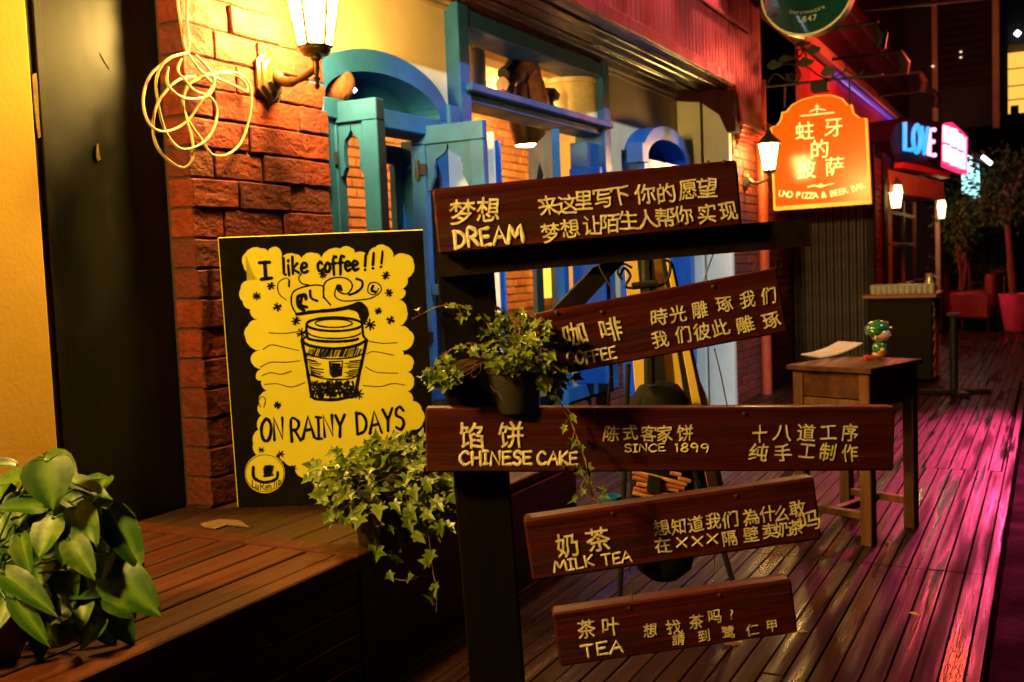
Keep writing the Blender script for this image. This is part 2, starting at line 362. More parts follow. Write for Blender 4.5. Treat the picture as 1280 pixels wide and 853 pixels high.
def hand_text(mb, s, p0, p1, h, n, upv, wid, hgt=.0012):
    """hand-lettered word: p0->p1 baseline (3-D), h cap height, wid stroke width"""
    tot = sum(ST[c][0]+.16 for c in s)-.16; d = p1-p0; step = d/tot; x = 0
    for c in s:
        w_, ss = ST[c]; dy = R(-.05, .05); sl = R(-.06, .06)
        for st in ss:
            q = [(u+R(-.02, .02), v+R(-.02, .02)) for u, v in st]
            pts = [p0+step*(x+u+sl*v)+upv*((v+dy)*h) for u, v in q]
            if len(pts) > 4: pts = smooth_path(pts, 3)
            mb.paint(pts, n, wid, hgt*R(.8, 1.2))
        x += w_+.16
def bricks(mb, x0, x1, y0, y1, z0, z1, ch, lmin, lmax, gap=.008, jit=.006, cuts=0, amp=0., bev=.005, f=None):
    z = z0; k = 0
    while z < z1-.02:
        x = x0; first = True
        while x < x1-.03:
            l = R(lmin, lmax)*(.55 if (first and k % 2) else 1); first = False
            if x1-(x+l) < lmin*.45: l = x1-x
            j = R(-jit, jit)
            mb.bbox((x+gap/2, y0+j, z+gap/2), (min(x+l, x1)-gap/2, y1, min(z+ch, z1)-gap/2), bev, f, cuts, amp)
            x += l
        z += ch; k += 1
I4 = Matrix.Identity(4)
def rot_about(p, rz): return Matrix.Translation(Vector(p)) @ Matrix.Rotation(rz, 4, 'Z')
def arch_pts(cx, z, rx, rz, n=16, a0=0, a1=math.pi): return [(cx+rx*math.cos(a0+(a1-a0)*i/n), z+rz*math.sin(a0+(a1-a0)*i/n)) for i in range(n+1)]

# ================================================================== SETTING
mb = MB()
y = .24; row = 0
while y < 3.02:
    for xa, xb in ((-3, 1.4), (1.4, 4.55+.0), (4.55, 6.75), (6.75, 11.5), (11.5, 18), (18, 30)):
        if row % 3 == 1 and xa == 1.4: mb.bbox((xa, y, -.04), (3.2, y+.070, R(-.002, .001)), .0025); mb.bbox((3.204, y, -.04), (xb-.004, y+.070, R(-.002, .001)), .0025); continue
        if xa > 6 and xa < 8: yo = .02
        else: yo = 0
        mb.bbox((xa, y+yo, -.04), (xb-.005, y+yo+.070, R(-.002, .0015)), .0025)
    y += .0745; row += 1
mb.bbox((-3, .19, -.14), (30, .236, .004), .004)
mb.box((-3, .25, -.16), (30, 3.2, -.045))
tag(mb.build('deck', m_deck), kind='structure')
mb = MB(); mb.add([(-30, -40, -.16), (80, -40, -.16), (80, .3, -.16), (-30, .3, -.16)], [(0, 1, 2, 3)])
tag(mb.build('road', m_road), kind='structure')

# ---- café building
cafe = thing('cafe_building', 'cream café front with brick pillar, blue window frames and red timber fascia above', 'building', (5, 3.05, 0))
YW = 3.05
mb = MB()   # plaster wall with openings
A1c, A1r = 4.25, .60
outer = [(3.70, 0), (9.3, 0), (9.3, 3.3), (3.70, 3.3)]
h1 = [(3.80, .75)]+[(4.80, .75), (4.80, 2.18)]+[p for p in arch_pts(4.30, 2.18, .5, .20, 14)][1:-1]+[(3.80, 2.18)]
h2 = [(5.12, .42), (7.22, .42), (7.22, 2.82), (5.12, 2.82)]
h3 = [(7.80, .42), (8.95, .42), (8.95, 2.2)]+arch_pts(8.375, 2.2, .575, .25, 14)[1:-1]+[(7.80, 2.2)]
mb.holed(outer, [h1, h2, h3], .14, lambda p: Vector((p.x, YW+p.y, p.z)))
mb.build('wall', m_plaster, cafe)
mb = MB(); bricks(mb, 5.0, 9.15, 3.0, 3.045, 0, .40, .075, .2, .24, cuts=0)
bricks(mb, 7.30, 7.76, 3.0, 3.045, .40, 1.0, .075, .2, .24)
mb.build('brick_dado', m_brick, cafe)
# brick pillar
mb = MB(); bricks(mb, 2.9, 3.77, 2.93, 3.06, .452, 3.35, .1185, .24, .36, gap=.009, jit=.008, cuts=3, amp=.0045, bev=.005)
pil = mb.build('brick_pillar', m_brick, cafe)
mb = MB(); mb.box((2.912, 2.945, .3), (3.76, 3.3, 3.35)); mb.build('mortar', m_mortar, pil)
# dark panel and ochre wall to the left
mb = MB(); mb.bbox((2.30, 3.075, .45), (2.93, 3.15, 3.4), .004)
for xx in (2.36,):  mb.bbox((xx, 3.066, .45), (xx+.03, 3.08, 3.4), .003)
pan = mb.build('dark_panel', m_dark, cafe)
for (cx_, cy_, pts) in ((45, 110, [(-8, -22), (2, -25), (4, -8), (6, 20), (8, 50), (12, 82), (6, 84), (0, 50), (-4, 20), (-6, -5)]), (123, 190, [(-3, -12), (0, -14), (3, 4), (7, 12), (0, 15), (-4, 8)])):
    mb = MB(); ctr = on_y(cx_, cy_, 3.066)
    mb.prism([((on_y(cx_+a*.55, cy_+b*.75, 3.066).x), on_y(cx_+a*.55, cy_+b*.75, 3.066).z) for a, b in pts], .004, lambda p: Vector((p.x, 3.071-p.y, p.z)))
    mb.build('chipped_patch', m_chip, pan)
mb = MB(); mb.bbox((-3, 2.99, 0), (2.275, 3.16, 3.6), .006); mb.build('side_wall', m_yellow, cafe)
mb = MB(); P3 = [on_y(x_, y_, 3.0735) for x_, y_ in ((125, 67), (130, 76), (137, 87))]; mb.tube(P3, .0012, 5); mb.build('scratch', m_chip, pan)
# fascia
def fz(x): 
    if x < 8.85: return 2.93
    if x < 9.15: t = (x-8.85)/.3; return 2.93-.33*(1-math.sqrt(max(0, 1-t*t)))
    return 2.60
mb = MB(); x = 2.4
while x < 9.86:
    x1 = x+.088; za, zb = fz(x), fz(x1)
    v = [(x+.003, 2.45, za), (x1-.003, 2.45, zb), (x1-.003, 2.45, 4.4), (x+.003, 2.45, 4.4), (x+.003, 2.53, za), (x1-.003, 2.53, zb), (x1-.003, 2.53, 4.4), (x+.003, 2.53, 4.4)]
    mb.add(v, [(0, 1, 2, 3), (7, 6, 5, 4), (0, 4, 5, 1), (1, 5, 6, 2), (2, 6, 7, 3), (3, 7, 4, 0)])
    mb.tube([(x, 2.452, za), (x, 2.452, 4.4)], .006, 6); x = x1
for k in range(8):
    a0, a1 = math.pi/2*k/8, math.pi/2*(k+1)/8; cx_, cy_, r = x, 2.60, .15
    p = [(cx_+r*math.sin(a), cy_-r*math.cos(a)) for a in (a0, a1)]
    mb.add([(*p[0], 2.6), (*p[1], 2.6), (*p[1], 4.4), (*p[0], 4.4)], [(0, 1, 2, 3)])
    if k % 2: mb.tube([(*p[0], 2.6), (*p[0], 4.4)], .006, 6)
mb.box((2.4, 2.56, 3.02), (9.4, 3.05, 3.06))
mb.build('fascia', m_fascia, cafe)
mb = MB(); mb.bbox((2.4, 2.415, 2.875), (8.84, 2.447, 2.965), .006); mb.bbox((2.4, 2.425, 3.42), (9.4, 2.446, 3.46), .005)
mb.build('fascia_trim', m_fascia, cafe)
mb = MB()
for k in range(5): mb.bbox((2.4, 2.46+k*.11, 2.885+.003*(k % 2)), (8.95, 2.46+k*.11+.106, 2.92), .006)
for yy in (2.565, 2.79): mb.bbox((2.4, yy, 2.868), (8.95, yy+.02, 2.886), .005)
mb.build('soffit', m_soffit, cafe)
mb = MB(); mb.bbox((3.7, 3.0, 2.865), (9.3, 3.046, 2.905), .008); mb.bbox((3.7, 3.022, 2.835), (9.3, 3.046, 2.862), .006); mb.build('ceiling_trim', m_trim, cafe)
mb = MB()
out = [(2.47, 2.92), (3.05, 2.92), (3.05, 2.84), (2.80, 2.80), (2.62, 2.66), (2.55, 2.50), (2.47, 2.50)]
mb.prism(out, .16, lambda p: Vector((9.02+p.y, p.x, p.z))); mb.build('corner_bracket', M('bracket_wood', (.05, .010, .006), (.03, .006, .004), (14, 14, 3), .7, spec=.08), cafe)
mb = MB()
for k in range(5): mb.bbox((9.14+k*.05, 2.43+k*.025, 2.565-k*.036), (10.03-k*.09, 2.70, 2.597-k*.036), .005)
mb.build('corbel', m_fascia, cafe)
for i, xx in enumerate((5.6, 6.9, 8.2)):
    t = thing('fascia_downlight', ['cool downlight on the red fascia, nearest of three', 'cool downlight on the red fascia, middle of three', 'cool downlight on the red fascia, farthest of three'][i], 'downlight', (xx, 2.3, 4.05), 0, 'downlights on the red fascia')
    mb = MB(); mb.tube([(xx, 2.30, 4.20), (xx, 2.30, 4.06)], [.05, .06], 12); mb.tube([(xx, 2.30, 4.17), (xx, 2.45, 4.25)], .012, 6); mb.build('housing', M('lamp_black', (.02, .02, .02)), t)
    lamp('downlight_light', 'SPOT', (xx, 2.28, 4.03), 200, (.85, .88, 1), (xx, 2.46, 3.1), .04, 75, .6)
# jamb and brick pier at the right end
mb = MB(); mb.bbox((9.12, 2.56, 0), (9.2, 2.80, 2.9), .004); mb.bbox((9.10, 2.82, 0), (9.2, 3.04, 2.88), .004); mb.build('door_jamb', m_white, cafe)
mb = MB(); bricks(mb, 9.205, 11.5, 2.55, 2.70, 0, 2.75, .082, .2, .25, jit=.004, bev=.004); pr = mb.build('brick_pier', m_brick, cafe)
mb = MB(); mb.box((9.21, 2.562, 0), (11.45, 3.2, 2.74)); mb.build('mortar', m_mortar, pr)
# arched window with two open shutters
win = MB()
ring = lambda cx, z, rx, rz, t: arch_pts(cx, z, rx+t, rz+t, 20)+arch_pts(cx, z, rx, rz, 20)[::-1]
win.prism(ring(4.27, 2.18, .50, .17, .11), .22, lambda p: Vector((p.x, 2.94+p.y, p.z)))
win.bbox((3.74, 2.93, 2.08), (4.90, 3.13, 2.175), .006)       # head rail
win.bbox((4.74, 2.95, .72), (4.86, 3.19, 2.08), .005); win.bbox((3.74, 2.95, .72), (3.84, 3.19, 2.08), .005)
win.bbox((3.70, 2.90, .66), (4.92, 3.2, .72), .005); win.bbox((4.84, 2.92, 2.14), (4.96, 3.04, 2.27), .005)
w1 = win.build('arched_window', m_blue, cafe)
mb = MB(); mb.prism([(3.74, 2.17)]+arch_pts(4.27, 2.18, .5, .17, 20)[::-1], .02, lambda p: Vector((p.x, 3.12+p.y, p.z))); mb.build('tympanum', m_blue, w1)
def shutter(M4, wdt, z0, z1, thick, mat, lace=True, arch=False, lip=False):
    """leaf in local x (0..wdt), y thickness, z; M4 places it"""
    b = MB(); s = .085
    b.bbox((0, 0, z0), (s, thick, z1-.1), .004, M4); b.bbox((wdt-s, 0, z0), (wdt, thick, z1-.1), .004, M4)
    b.bbox((0, 0, z1-.098), (wdt, thick, z1), .004, M4); b.bbox((s+.002, 0, z0), (wdt-s-.002, thick, z0+.1), .004, M4)
    b.bbox((s+.002, .004, (z0+z1)/2-.2), (wdt-s-.002, thick-.004, (z0+z1)/2-.14), .004, M4)
    a, c, zt = s+.002, wdt-s-.002, z1-.102
    mid = (a+c)/2; hw = (c-a)/2
    if lace:
        for sg in (-1, 1):
            e = mid+sg*hw
            pts = [(e, zt), (e, zt-.24), (e-sg*.012, zt-.24), (e-sg*.03, zt-.20), (e-sg*hw*.36, zt-.17), (e-sg*hw*.36, zt-.12), (e-sg*hw*.45, zt-.075), (e-sg*hw*.75, zt-.055), (e-sg*hw*.93, zt-.035), (e-sg*hw*.985, zt-.004), (e-sg*hw*.985, zt)]
            b.prism(pts, thick*.45, lambda p: M4 @ Vector((p.x, thick*.25+p.y, p.z)))
    return b
def frame_m(o, d):   # local x along direction d (xy) from o
    d = Vector((d[0], d[1], 0)).normalized(); yv = Vector((-d.y, d.x, 0))
    m = Matrix((d, yv, Vector((0, 0, 1)))).transposed().to_4x4(); m.translation = Vector(o); return m
m4 = frame_m((3.84, 3.03, 0), (0.06, -1)); shutter(m4, .31, .72, 2.16, .075, m_blue).build('shutter', m_blue, w1)
m4 = frame_m((4.60, 3.03, 0), (0.04, -1)); shutter(m4, .44, .72, 2.13, .05, m_blue).build('shutter', m_blue, w1)
m4 = frame_m((4.44, 3.17, 0), (1, .02)); shutter(m4, .30, .74, 2.05, .04, m_blue, lace=False).build('casement', m_blue, w1)
m4 = frame_m((4.90, 3.02, 0), (.35, -1))
for zz_ in (1.0, 1.9):
    for ox, oy in ((3.87, 2.985), (4.632, 2.985)):
        hb = MB(); hb.tube([(ox-.045, oy, zz_-.05), (ox-.045, oy, zz_+.05)], .012, 8); hb.bbox((ox-.04, oy-.05, zz_-.03), (ox-.032, oy+.01, zz_+.03), .001); hb.build('hinge', m_black, w1)
b_ = MB(); b_.bbox((0, 0, .5), (.30, .03, 2.12), .004, m4); b_.build('pale_shutter', m_white, w1)
m4 = frame_m((4.98, 2.99, 0), (.35, -1)); b_ = MB(); b_.bbox((.18, -.002, .5), (.27, .034, 2.08), .004, m4); b_.build('shutter_stile', m_blue2, w1)
# big window
win = MB()
win.bbox((5.04, 2.96, .40), (5.16, 3.21, 2.88), .005); win.bbox((7.16, 2.96, .40), (7.28, 3.21, 2.88), .005)
win.bbox((5.162, 2.965, 2.76), (7.158, 3.205, 2.86), .005); win.bbox((5.162, 2.965, .40), (7.158, 3.205, .50), .005)
win.bbox((5.10, 2.92, 2.385), (7.24, 3.30, 2.43), .006); win.bbox((5.162, 2.985, 2.335), (7.158, 3.19, 2.383), .005)
w2 = win.build('shop_window', m_blue, cafe)
mb = MB(); mb.bbox((5.17, 3.1, .46), (7.15, 3.2, .47), .001); mb.build('sill_board', m_blue, w2)
mb = MB(); mb.bbox((6.50, 3.05, .5), (6.62, 3.14, 1.55), .005); mb.bbox((6.95, 3.02, .5), (7.155, 3.16, 2.27), .004); mb.build('mullion', m_blue, w2)
mb = MB(); mb.bbox((6.66, 2.80, .5), (6.71, 3.04, 2.05), .004); mb.bbox((6.72, 2.66, .4), (6.98, 2.70, 1.5), .004); mb.build('shutter', m_blue2, w2)
# door leaf standing open inside with a pointed light
pA, pB = on_z(668, 190, 2.22), on_z(699, 161, 2.22)
m4 = frame_m((pB.x, pB.y, 0), (pA.x-pB.x, pA.y-pB.y)); wdt = max(.35, (pA-pB).length)
mb = MB(); hw = wdt*.30
goth = [(wdt/2-hw, .9), (wdt/2+hw, .9), (wdt/2+hw, 1.65), (wdt/2+hw*.8, 1.85), (wdt/2+hw*.45, 1.99), (wdt/2, 2.08), (wdt/2-hw*.45, 1.99), (wdt/2-hw*.8, 1.85), (wdt/2-hw, 1.65)]
mb.holed([(0, .3), (wdt, .3), (wdt, 2.22), (0, 2.22)], [goth], .05, lambda p: m4 @ p)
mb.build('door_leaf', m_blue, cafe)
# second arched window
win = MB()
win.prism(ring(8.375, 2.2, .52, .20, .11), .2, lambda p: Vector((p.x, 2.88+p.y, p.z)))
win.bbox((7.72, 2.86, 2.10), (9.03, 3.1, 2.198), .005); win.bbox((7.72, 2.88, .4), (7.84, 3.15, 2.098), .005); win.bbox((8.9, 2.88, .4), (9.02, 3.15, 2.098), .005)
win.bbox((7.66, 2.85, 2.16), (7.80, 2.99, 2.32), .005)
w3 = win.build('arched_window', m_blue2, cafe)
mb = MB(); mb.prism([(7.85, 2.2)]+arch_pts(8.375, 2.2, .52, .2, 20)[::-1], .02, lambda p: Vector((p.x, 3.08+p.y, p.z))); mb.build('pane', m_wglass, w3)
mb = MB(); mb.bbox((8.30, 3.03, .4), (8.40, 3.1, 2.095), .004); mb.bbox((7.845, 3.02, .42), (7.92, 3.08, 2.095), .003); mb.bbox((8.82, 3.02, .42), (8.895, 3.08, 2.095), .003); mb.build('casement', m_blue2, w3)
mb = MB(); mb.bbox((7.92, 3.08, .42), (8.82, 3.1, 2.09), .001); mb.build('pane', m_white, w3)
# room behind the windows
mb = MB(); m4b = Matrix.Translation((0, 0, 0))
bricks(mb, 3.3, 11.0, 5.2, 5.3, .9, 3.05, .085, .22, .27, gap=.016, jit=.01, cuts=0, bev=.007)
rw = mb.build('room_wall', m_ibrick, cafe)
mb = MB(); mb.box((3.3, 5.215, 0), (11.0, 5.4, 3.1)); mb.build('mortar', m_imortar, rw)
mb = MB(); bricks(mb, 3.3, 9.1, 5.16, 5.205, 0, .9, .25, .07, .085, gap=.012, jit=.006, bev=.006); mb.build('room_dado', m_ibrick, cafe)
mb = MB(); mb.box((3.3, 3.2, 3.10), (11, 5.4, 3.16)); mb.bbox((5.3, 3.75, 2.95), (9.5, 3.9, 3.10), .004); mb.bbox((3.4, 4.6, 2.95), (9.5, 4.75, 3.10), .004); mb.build('room_ceiling', m_ceil, cafe)
mb = MB(); mb.box((3.3, 3.2, -.05), (11, 5.4, .01)); mb.build('room_floor', m_rwood, cafe)
mb = MB(); mb.box((3.2, 3.2, 0), (3.3, 5.4, 3.15)); mb.box((11, 3.2, 0), (11.1, 5.4, 3.15)); mb.build('room_side_wall', m_plaster, cafe)
mb = MB(); mb.bbox((8.9, 5.1, 1.6), (9.35, 5.14, 2.4), .004); mb.bbox((10.2, 5.1, 1.0), (10.7, 5.14, 2.5), .004); mb.build('lit_panel', M('lit_panel', (.8, .6, .2), emit=(1, .62, .06), estr=1.4), cafe)
sh = thing('display_shelf', 'pale wooden shelf unit seen through the arched window', 'shelf', (4.35, 4.3, 0))
mb = MB()
for zz in (1.05, 1.45, 1.85): mb.bbox((3.9, 4.15, zz), (5.1, 4.45, zz+.03), .003)
mb.build('shelf_board', m_rwood, sh)
mb = MB()
for xx in (3.9, 4.35, 5.06): mb.bbox((xx, 4.14, 0), (xx+.04, 4.46, 2.1), .003)
mb.build('upright', m_trim, sh)

for (x, y, a_) in ((1112, 680, .4), (1010, 790, 2.0), (1150, 770, 1.2)):
    b = MB(); c = on_z(x, y, .004); t_ = Vector((math.cos(a_), math.sin(a_), .05)); sd_ = Vector((-t_.y, t_.x, .12))
    b.add([c, c+t_*.02+sd_*.011, c+t_*.045, c+t_*.02-sd_*.009+Vector((0, 0, .006)), c+Vector((0, 0, .0015)), c+t_*.02+sd_*.011+Vector((0, 0, .0015)), c+t_*.045+Vector((0, 0, .0015)), c+t_*.02-sd_*.009+Vector((0, 0, .0075))], [(3, 2, 1, 0), (4, 5, 6, 7), (0, 1, 5, 4), (1, 2, 6, 5), (2, 3, 7, 6), (3, 0, 4, 7)])
    tag(b.build('fallen_leaf', m_card), {1112: 'yellowish fallen leaf on the deck at the foot of the table leg', 1010: 'fallen leaf on the deck right of the TEA board', 1150: 'fallen leaf on the pink-lit deck in the right foreground'}[x], 'leaf', 'fallen leaves on the deck')
# ---- raised platform and slatted bench
plat = thing('wooden_platform', 'raised platform of dark worn planks in front of the pillar, poster standing on it', 'platform', (3.4, 2.5, 0))
mb = MB(); y = 2.0
while y < 3.06:
    mb.bbox((2.642, y, .415), (4.35, min(y+.150, 3.07), .449+R(-.002, .001)), .004); y += .157
mb.build('plank_top', m_plank, plat)
mb = MB(); mb.bbox((2.65, 2.0, 0), (4.34, 2.03, .40), .004)
for xx in (2.66, 3.5, 4.28): mb.bbox((xx, 2.035, 0), (xx+.06, 3.0, .41), .003)
mb.build('skirt', m_shadeside, plat)
bench = thing('slatted_bench', 'reddish slatted wooden box bench at lower left with a potted plant on it', 'bench', (1.6, 2.5, 0))
mb = MB(); n = 8; wsl = (3.06-.0-2.03)/n
for k in range(n): mb.bbox((.4, 2.035+k*wsl, .425), (2.545, 2.035+(k+1)*wsl-.016, .452+R(-.001, .001)), .004)
mb.build('slat_top', m_bench, bench)
mb = MB(); mb.bbox((2.55, 1.955, .40), (2.635, 3.06, .456), .005); mb.bbox((.4, 1.955, .40), (2.547, 2.027, .456), .005); mb.build('top_frame', m_bench, bench)
mb = MB()
for k in range(4): mb.bbox((.4, 1.962, .02+k*.096), (2.56, 1.985, .02+k*.096+.085), .004)
for k in range(4): mb.bbox((2.60, 1.99, .02+k*.096), (2.622, 3.05, .02+k*.096+.085), .004)
mb.build('side_slats', m_shadeside, bench)
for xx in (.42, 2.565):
    mb = MB(); mb.bbox((xx, 1.957, 0), (xx+.06, 2.02, .398), .004); mb.build('corner_post', m_shadeside, bench)
mb = MB(); P = [on_z(*p, .4505) for p in ((250, 656), (275, 650), (300, 652), (312, 660), (285, 657), (270, 662), (255, 660))]
mb.add(P+[p+Vector((0, 0, .004)) for p in P], [tuple(range(7))[::-1], tuple(range(7, 14))]+[(i, (i+1) % 7, 7+(i+1) % 7, 7+i) for i in range(7)])
tag(mb.build('paper_scrap', M('scrap_paper', (.20, .11, .04), (.10, .05, .02), (40, 40, 40), .8)), 'torn brown scrap of paper lying on the dark planks beside the poster', 'scrap')

# ================================================================== WALL LANTERNS
def lantern(loc, label, pane_mat, group='wall lanterns of aged bronze', sc=1.):
    """origin on the wall; arm goes towards -y"""
    t = thing('wall_lantern', label, 'lantern', loc, 0, group); t.scale = (sc, sc, sc)
    b = MB(); my = Matrix.Rotation(math.radians(90), 4, 'X')
    b.lathe([(.088, 0), (.088, .012), (.074, .018), (.070, .030), (.052, .036), (.045, .05), (.0, .055)], 6, (0, 0, 0), my @ Matrix.Rotation(math.radians(90), 4, 'Z'))
    for v in b.v: v.z *= 1.35
    b.build('back_plate', m_bronze, t, True, True)
    b = MB(); b.tube(smooth_path([(0, -.04, .0), (0, -.10, -.035), (0, -.18, -.03), (0, -.255, .0)], 5), [.030]*3+[.022]*5+[.014]*8, 10)
    b.build('arm', m_bronze, t, True, True)
    b = MB(); c = (0, -.26, 0)
    b.lathe([(0, -.085), (.008, -.08), (.012, -.07), (.006, -.055), (.016, -.04), (.008, -.03), (.015, 0), (.013, .03), (.022, .04), (.02, .05), (.05, .055), (.065, .075), (.062, .09), (0, .09)], 16, c)
    b.build('stem', m_bronze, t, True, True)
    b = MB(); g = MB(); n = 6; r0, r1, z0, z1 = .068, .118, .09, .36
    cc = Vector(c)
    for k in range(n):
        a = 2*math.pi*(k+.2)/n; a2 = 2*math.pi*(k+1.2)/n
        p0 = cc+Vector((r0*math.cos(a), r0*math.sin(a), z0)); p1 = cc+Vector((r1*math.cos(a), r1*math.sin(a), z1))
        q0 = cc+Vector((r0*math.cos(a2), r0*math.sin(a2), z0)); q1 = cc+Vector((r1*math.cos(a2), r1*math.sin(a2), z1))
        b.tube([p0, p1], .0085, 6); b.tube([p0, q0], .006, 6); b.tube([p1, q1], .007, 6)
        g.add([cc+(v-cc)*.97+Vector((0, 0, .003)) for v in (p0, q0, q1, p1)], [(0, 1, 2, 3)])
    cg = b.build('cage', m_bronze, t, True, True); g.build('glass', pane_mat, cg, True)
    b = MB(); b.lathe([(.128, .355), (.132, .37), (.10, .40), (.055, .44), (.03, .47), (.024, .50), (.010, .51), (.016, .53), (.006, .55), (0, .555)], 12, c)
    b.build('roof', m_bronze, t, True, True)
    return t
pl = on_y(334, 98, 2.93)
lantern((3.37, 2.925, 2.205), 'large bronze lantern glowing on the brick pillar above the poster', m_pane)
lantern((-.35, 2.985, 2.50), 'larger bronze lantern high on the ochre wall left of the black panel', m_pane3, sc=1.5)
pl2 = on_y(931, 226, 2.545)
lantern((pl2.x, 2.545, pl2.z), 'bronze lantern on the brick pier beside the orange pizza sign', m_pane2, sc=.9)

# cable coil on the pillar
mb = MB(); Z1 = lambda p, d=0: on_y(p[0]/3.048, p[1]/3.048, 2.895-d)
loops = [
 [(672, -60), (678, 20), (692, 110), (706, 185), (740, 240), (775, 280), (830, 300), (900, 330), (940, 350), (930, 310), (870, 280), (800, 285), (730, 315), (700, 370), (705, 440), (730, 520), (735, 600), (700, 640), (640, 610), (592, 545), (585, 450), (615, 370), (680, 305), (760, 290), (860, 274), (920, 288), (956, 340), (950, 450), (920, 540), (870, 588), (810, 590), (770, 535), (718, 460), (695, 390), (715, 325), (790, 292)],
 [(714, -60), (712, 80), (716, 190), (650, 222), (575, 285), (546, 375), (560, 455), (600, 498), (660, 495), (720, 455), (770, 380), (815, 320), (800, 270), (745, 210)],
 [(720, 200), (640, 225), (598, 290), (600, 380), (630, 500), (690, 568), (765, 550), (812, 495), (826, 420), (800, 370), (740, 345), (700, 300), (676, 270), (690, 225)],
 [(640, 255), (640, 325), (700, 374), (780, 370), (815, 330), (780, 290)]]
for i, lp in enumerate(loops): mb.tube(smooth_path([Z1(p, .006*i+.012*math.sin(k*1.3)) for k, p in enumerate(lp)], 5), .0052, 8)
tag(mb.build('cable_coil', m_cable, None, False, True), 'loose coil of cream cable hanging on the brick pillar', 'cable')

# ================================================================== POSTER
DP = .88*2.96+.47*2.845
PB = on_z(298, 634, .452); hf = Vector((FWD.x, FWD.y, 0)).normalized()
lean = .06
pu = Vector((RIGHT.x, RIGHT.y, 0)).normalized()
pw = (Vector((0, 0, 1))+hf*lean).normalized(); pn = -(pu.cross(pw)).normalized()
if pn.dot(-FWD) < 0: pn = -pn
def pp(x, y):      # photo pixel -> point on the poster's face
    d = ray(x, y); t = (PB-CAM).dot(pn)/d.dot(pn); return CAM+d*t
def plocal(P): q = P-PB; return q.dot(pu), q.dot(pw)
cs = [plocal(pp(*c)) for c in ((273, 298), (528, 288), (546, 626), (298, 634))]
wP = (cs[1][0]-cs[0][0]+cs[2][0]-cs[3][0])/2; hP = (cs[0][1]-cs[3][1]+cs[1][1]-cs[2][1])/2
ux = (cs[0][0]+cs[3][0])/2
pm = Matrix((pu, -pn, pw)).transposed().to_4x4(); pm.translation = PB
post = thing('poster_board', 'black display board with yellow hand-drawn coffee cup poster', 'sign', mat=pm)
ang = math.atan2(cs[1][1]-cs[0][1], cs[1][0]-cs[0][0])
def pq(x, y):
    return plocal(pp(x, y))
q = [pq(273, 298), pq(528, 288), pq(546, 626), pq(298, 634)]
mb = MB(); mb.prism(q[::-1], .022, lambda p: Vector((p.x, p.y, p.z))); mb.build('panel', m_blackp, post, True)
mb = MB()
e = [Vector((a, .008, b)) for a, b in q]
for a, b, rr_ in ((0, 1, .004), (3, 0, .0055)): mb.tube([e[a], e[b]], rr_, 6)
mb.build('paper_edge', m_paper, post, True)
def pz(x, y): a, b = pq(260+x/2.245, 270+y/2.245); return (a, b)
cloud = [(105, 105), (150, 92), (168, 100), (195, 88), (205, 120), (245, 108), (262, 120), (300, 105), (318, 118), (372, 92), (402, 90), (412, 105), (450, 112), (470, 88), (500, 85), (520, 118), (555, 108), (577, 130), (560, 175), (545, 205), (555, 215), (535, 235), (558, 262), (538, 310), (565, 322), (577, 350), (545, 378), (548, 392), (570, 395), (575, 420), (560, 438), (578, 465), (560, 492), (575, 520), (600, 545), (603, 580), (575, 600), (520, 600), (470, 640), (440, 680), (390, 715), (340, 740), (290, 725), (262, 733), (245, 700), (215, 690), (200, 665), (165, 672), (140, 672), (128, 640), (142, 600), (150, 560), (142, 530), (165, 490), (150, 462), (135, 455), (150, 430), (120, 400), (148, 378), (105, 340), (112, 310), (140, 292), (118, 262), (98, 240), (92, 205), (110, 182), (140, 178), (128, 165), (100, 140)]
pts = []
for i in range(len(cloud)):       # scalloped edge
    a, b = Vector(cloud[i]), Vector(cloud[(i+1) % len(cloud)]); d = b-a; nn = Vector((d.y, -d.x)).normalized()
    for t, bu in ((0, 0), (.2, .14), (.5, .2), (.8, .14)):
        p = a+d*t+nn*(bu*d.length); pts.append(pz(p.x, p.y))
mb = MB(); mb.prism(pts[::-1], -.0012, lambda p: Vector((p.x, p.y-.0006, p.z)))
circ = [pz(160+56*math.cos(a*math.pi/14), 722+56*math.sin(a*math.pi/14)) for a in range(28)]
mb.prism(circ, -.0003, lambda p: Vector((p.x, p.y-.0022, p.z)))
bm_ = mb.build('yellow_drawing_paper', m_paper, post, True)
LN = Vector((0, -1, 0))
def ink(mb, px, w, f, k=4, h=.0006, off=.0030):
    w = w*1.3
    P3 = [Vector((*((lambda ab: (ab[0], -off, ab[1]))(pq(*f(*p)))),)) for p in px]
    if len(P3) > 2 and k: P3 = smooth_path(P3, k)
    mb.paint(P3, LN, w, h)
f8 = lambda x, y: (300+x/3.877, 290+y/3.877)
f6 = lambda x, y: (260+x/2.245, 270+y/2.245)
mb = MB()
K = lambda p, w, k=4: ink(mb, p, w, f8, k)
# cup
ell = lambda cx, cy, rx, ry, a0=0, a1=360, n=24, t=0: [(cx+rx*math.cos(math.radians(a0+(a1-a0)*i/n)), cy+ry*math.sin(math.radians(a0+(a1-a0)*i/n))+t*math.cos(math.radians(a0+(a1-a0)*i/n))) for i in range(n+1)]
K(ell(458, 448, 135, 33), .008, 0); K(ell(455, 443, 90, 20), .005, 0)
K([(322, 455), (326, 510), (345, 522)], .008); K([(594, 455), (597, 500), (612, 522)], .008)
K(ell(458, 485, 128, 32, 10, 170), .005, 0); K(ell(455, 512, 125, 20, 20, 165), .009, 0)
K([(300, 525), (318, 510), (328, 505)], .008); K([(300, 525), (340, 552), (455, 566), (560, 552), (614, 524)], .009)
K([(300, 525), (315, 600), (335, 720), (352, 800), (400, 812), (470, 812), (525, 800), (555, 790), (580, 680), (600, 590), (614, 524)], .010)
